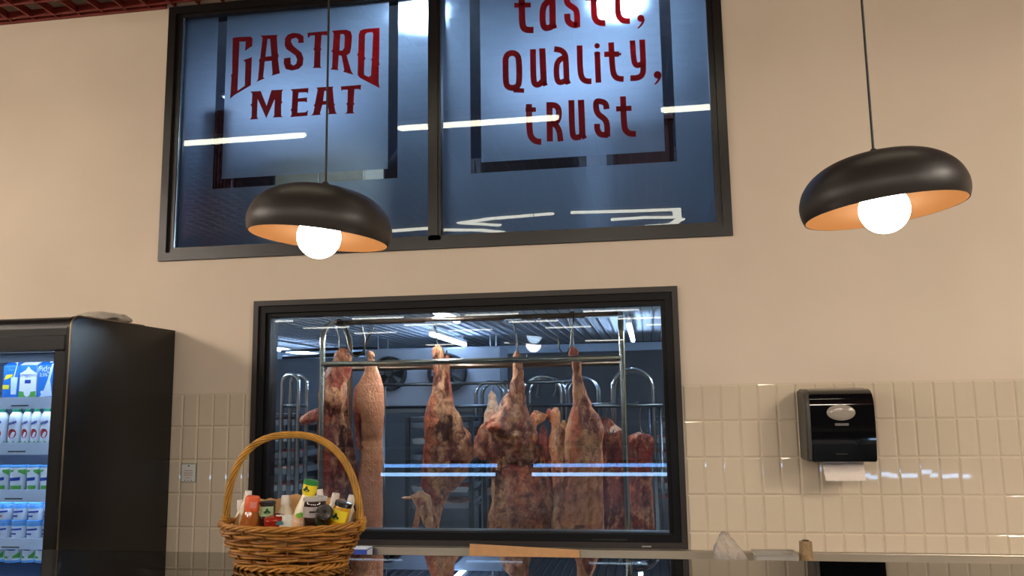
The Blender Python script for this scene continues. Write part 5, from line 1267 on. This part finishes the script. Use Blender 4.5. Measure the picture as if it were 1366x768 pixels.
def wrap_label(rr, R1, z0, z1, a0, a1, m_, nm='label', off=.0006):
    n = 14; vs = []
    for i in range(n+1):
        a = a0+(a1-a0)*i/n; vs += [((R1+off)*math.sin(a), -(R1+off)*math.cos(a), z0), ((R1+off)*math.sin(a), -(R1+off)*math.cos(a), z1)]
    return MB().add(vs, [(2*i, 2*i+2, 2*i+3, 2*i+1) for i in range(n)]).build(nm, m_, rr, local=True)
def logo(rr, R1, z, s_, a=0):
    """green oval badge with a small figure above, wrapped on the label"""
    def wrapm(mb):
        for v in mb.v:
            an = a+v.x/R1; v.x, v.y = (R1+.0012)*math.sin(an), -(R1+.0012)*math.cos(an)
        return mb
    mb = MB(); base = flat_disc(s_, s_*.42, 0, z-.2*s_, 24); mb.add(base.v, base.f); t2 = MB().add([(-s_*.45, 0, z+.15*s_), (s_*.45, 0, z+.15*s_), (s_*.2, 0, z+.9*s_), (-s_*.2, 0, z+.9*s_)], [(0, 1, 2, 3)]); mb.add(t2.v, t2.f)
    wrapm(mb).build('logo', M_logo, rr, local=True)
GB = 'bottles and jars in the basket'
# white capped bottles along the back
for i, (px, py, w_, t_, lab) in enumerate(((322, 678, 12, -.1, 'white-capped bottle at the back left of the basket, lower of the pair'), (330, 666, 11, .12, 'white-capped bottle at the back left of the basket, taller of the pair'), (381, 672, 13, 0, 'white-capped bottle alone at the back middle of the basket'), (427, 664, 10, -.05, 'white-capped bottle behind the silver-lidded dark jar'), (446, 669, 12, .2, 'white-capped bottle leaning behind the yellow mustard jar'), (467, 672, 11, .22, 'white-capped bottle leaning against the right foot of the handle'))):
    Y = -1.79+.075-(.02 if i in (0,) else 0) - (.03 if i in (5, 1) else 0); R1 = w_/2/FPX*2.45; p = at(px, py, Y); zf = CZ+.064; hcap = .024
    hh = p.z-zf
    rr = root('sauce_bottle', (p.x-math.sin(t_)*hh, Y, zf), lab, 'bottle', GB); rr.rotation_euler = (0, t_, 0)
    L_ = hh/math.cos(t_)
    MB().lathe([(R1*1.5, 0), (R1*1.55, .004), (R1*1.5, max(.01, L_-.022)), (R1*.9, L_-.006), (R1*.85, L_)], 24).build('body', M_cream, rr, local=True, smooth=True)
    MB().lathe([(R1, L_-.002), (R1*1.02, L_), (R1*.86, L_+hcap), (R1*.8, L_+hcap+.002), (0, L_+hcap+.002)], 24).build('cap', M_wcap, rr, local=True, smooth=True)
YI = -1.79
zf = CZ+.066
def stand(name, px, Y, label, cat, tx=0, ty=0, rz=0, z=None):
    p = at(px, 690, Y); rr = root(name, (p.x, Y, z if z is not None else zf), label, cat, GB); rr.rotation_euler = (tx, ty, rz); return rr
def lathe(rr, nm, m_, pr_, n=30): return MB().lathe(pr_, n).build(nm, m_, rr, local=True, smooth=True)
# orange-topped sauce bottle
rr = stand('sauce_bottle', 331, YI-.045, 'amber sauce bottle with orange-red neck wrap at the left of the basket', 'bottle', ty=.10, z=zf-.0)
ztop = at(336, 661, YI-.045).z-zf
lathe(rr, 'body', M_glassj, [(.026, 0), (.029, .004), (.030, .03), (.026, ztop-.06), (.021, ztop-.046), (.020, ztop-.04)])
lathe(rr, 'neck_wrap', M_orl, [(.0215, ztop-.042), (.0215, ztop-.006), (.018, ztop), (0, ztop)])
wrap_label(rr, .0215, ztop-.032, ztop-.014, .2, 1.1, mat('pink_print', (214, 130, 120), .5), 'neck_label')
# dark-lidded jar with pale green label
rr = stand('condiment_jar', 357, YI-.03, 'small jar with dark lid and pale green label left of the basket centre', 'jar')
ztop = at(357, 668, YI-.03).z-zf
lathe(rr, 'body', M_darkc, [(.021, 0), (.0225, .004), (.0225, ztop-.012), (.020, ztop-.009)])
lathe(rr, 'lid', M_lidd, [(.0225, ztop-.011), (.0235, ztop-.010), (.0228, ztop-.001), (.020, ztop), (0, ztop)])
wrap_label(rr, .0228, ztop-.042, ztop-.014, -1.2, 1.2, M_lgreen); logo(rr, .0234, ztop-.028, .010, .35)
# red sauce jar, lid towards viewer
p = at(357, 696, YI-.095); rr = root('condiment_jar', (p.x, p.y+.05, CZ+.118), 'red sauce jar lying with its silver-rimmed lid toward the front of the basket', 'jar', GB); rr.rotation_euler = (math.radians(196), 0, 0)
lathe(rr, 'body', M_sauce, [(.024, -.03), (.030, -.026), (.032, 0), (.030, .016), (.027, .022)])
lathe(rr, 'lid', M_lids, [(.030, .019), (.0325, .020), (.0325, .029), (.030, .0315), (.026, .0305), (0, .0305)])
# tall tilted bottle, green cap yellow label
rr = stand('dressing_bottle', 398, YI-.035, 'tall cream dressing bottle with green cap and yellow neck, leaning right of centre', 'bottle', ty=.21, z=zf)
ztop = (at(418, 640, YI-.035).z-zf)/math.cos(.21)
lathe(rr, 'body', M_cream, smooth_path([(.024, 0), (.030, .005), (.031, .03), (.0305, .088), (.0185, ztop-.050), (.0165, ztop-.04)], 1))
lathe(rr, 'neck_wrap', M_lyel, [(.0172, ztop-.044), (.0205, ztop-.034), (.0212, ztop-.012)])
lathe(rr, 'cap', M_gcap, [(.0215, ztop-.013), (.0220, ztop-.011), (.0215, ztop-.001), (.018, ztop), (0, ztop)])
logo(rr, .0208, ztop-.026, .0105, -.1)
wrap_label(rr, .0312, .050, .085, -1.0, 1.0, mat('label_peach', (214, 168, 128), .5))
g_ = moved(text_mb('CAESAR', .0125), (-.002, 0, .069))
for v in g_.v: a = v.x/.031; v.x, v.y = .0326*math.sin(a), -.0326*math.cos(a)
g_.build('lettering', mat('letter_white', (235, 225, 205), .5), rr, local=True)
g_ = flat_disc(.009, .007, -.004, .086, 12); g_.add([(v.x+.008, 0, v.z+.004) for v in g_.v[:12]], [tuple(range(12))])
for v in g_.v: a = v.x/.031; v.x, v.y = .0328*math.sin(a), -.0328*math.cos(a)
g_.build('leaf_print', mat('leaf_bright', (110, 176, 50), .5), rr, local=True)
# dark jar with silver lid
rr = stand('condiment_jar', 420, YI-.06, 'dark jar with silver lid and pale grey label standing right of the basket centre', 'jar')
ztop = at(420, 662, YI-.06).z-zf
lathe(rr, 'body', M_darkc, [(.029, 0), (.0325, .005), (.0325, ztop-.024), (.030, ztop-.014), (.028, ztop-.010)])
lathe(rr, 'lid', M_lids, [(.030, ztop-.012), (.034, ztop-.011), (.034, ztop-.002), (.031, ztop), (0, ztop)])
wrap_label(rr, .0328, ztop-.056, ztop-.026, -1.2, 1.2, M_grey); wrap_label(rr, .0336, ztop-.042, ztop-.038, -.1, .9, M_lidd, 'name_print')
# black lidded tilted jar
p = at(433, 683, YI-.11); rr = root('condiment_jar', (p.x, p.y, p.z), 'small dark jar lying tilted with its round black lid facing up right', 'jar', GB); rr.rotation_euler = (math.radians(48), math.radians(38), 0)
lathe(rr, 'body', M_darkc, [(.018, -.062), (.0215, -.058), (.0215, -.014), (.019, -.010)])
lathe(rr, 'lid', M_lidd, [(.0225, -.011), (.0238, -.010), (.0235, .003), (.021, .005), (.019, .004), (0, .004)])
wrap_label(rr, .0219, -.05, -.02, -1.2, 1.2, mat('label_darkgreen', (58, 66, 40), .5)); logo(rr, .0226, -.034, .008, 0)
for k in range(3): MB().lathe([(.006+k*.0045, .0042), (.0072+k*.0045, .005), (.0084+k*.0045, .0042)], 24, caps=False).build('lid_ring', mat('lid_emboss', (70, 66, 64), .35), rr, local=True)
# mustard jar
rr = stand('condiment_jar', 443, YI-.05, 'yellow mustard jar with dark lid leaning right near the handle foot', 'jar', ty=.30, z=zf+.005)
ztop = (at(457, 669, YI-.05).z-zf-.005)/math.cos(.30)
lathe(rr, 'body', M_mus, [(.022, 0), (.025, .004), (.025, ztop-.022), (.022, ztop-.012)])
lathe(rr, 'lid', M_lidd, [(.0235, ztop-.013), (.0255, ztop-.012), (.025, ztop-.001), (.022, ztop), (0, ztop)])
wrap_label(rr, .0253, ztop-.056, ztop-.022, -1.1, 1.1, M_lyel); logo(rr, .026, ztop-.042, .011, -.15)
# white and printed packet
p = at(378, 690, YI-.06)
mb = MB(); nx, nz = 10, 8; vs = []
for s_ in (-1, 1):
    for i in range(nx+1):
        for j in range(nz+1):
            u, v_ = i/nx, j/nz; b = (4*u*(1-u)*4*v_*(1-v_))**.5
            vs.append((p.x-.028+.056*u, p.y+s_*.012*b+.02*(v_-.5), zf+.002+.082*v_+.003*noise.noise(Vector((u*5, v_*5, s_)))))
W_ = nz+1; K = (nx+1)*W_
mb.add(vs, [(i*W_+j, (i+1)*W_+j, (i+1)*W_+j+1, i*W_+j+1) for i in range(nx) for j in range(nz)]+[(K+i*W_+j, K+(i+1)*W_+j, K+(i+1)*W_+j+1, K+i*W_+j+1) for i in range(nx) for j in range(nz)])
rr = root('seasoning_packet', (p.x, p.y, zf), 'small white printed packet between the green-labelled jar and the dressing bottle', 'packet')
mb.build('pouch', mat('packet_white', (206, 208, 200), .35, noise_amt=.12, noise_scale=60), rr, smooth='all')
MB().box(p.x-.018, p.x+.006, p.y-.0145, p.y-.0135, zf+.060, zf+.070).build('print', mat('teal_print', (60, 110, 120), .5), rr)
# crumpled white tissue at the left
bm = bmesh.new(); bmesh.ops.create_icosphere(bm, subdivisions=4, radius=1); p = at(312, 693, YI-.05)
for v in bm.verts:
    q = v.co.copy(); q *= 1+.45*noise.noise(q*2.5); v.co = Vector((p.x+q.x*.018, p.y+q.y*.016, zf+.03+q.z*.024))
tag(MB().frombm(bm).build('tissue', mat('tissue_white', (222, 214, 204), .8), smooth='all'), 'crumpled white tissue at the far left inside the basket rim', 'tissue')
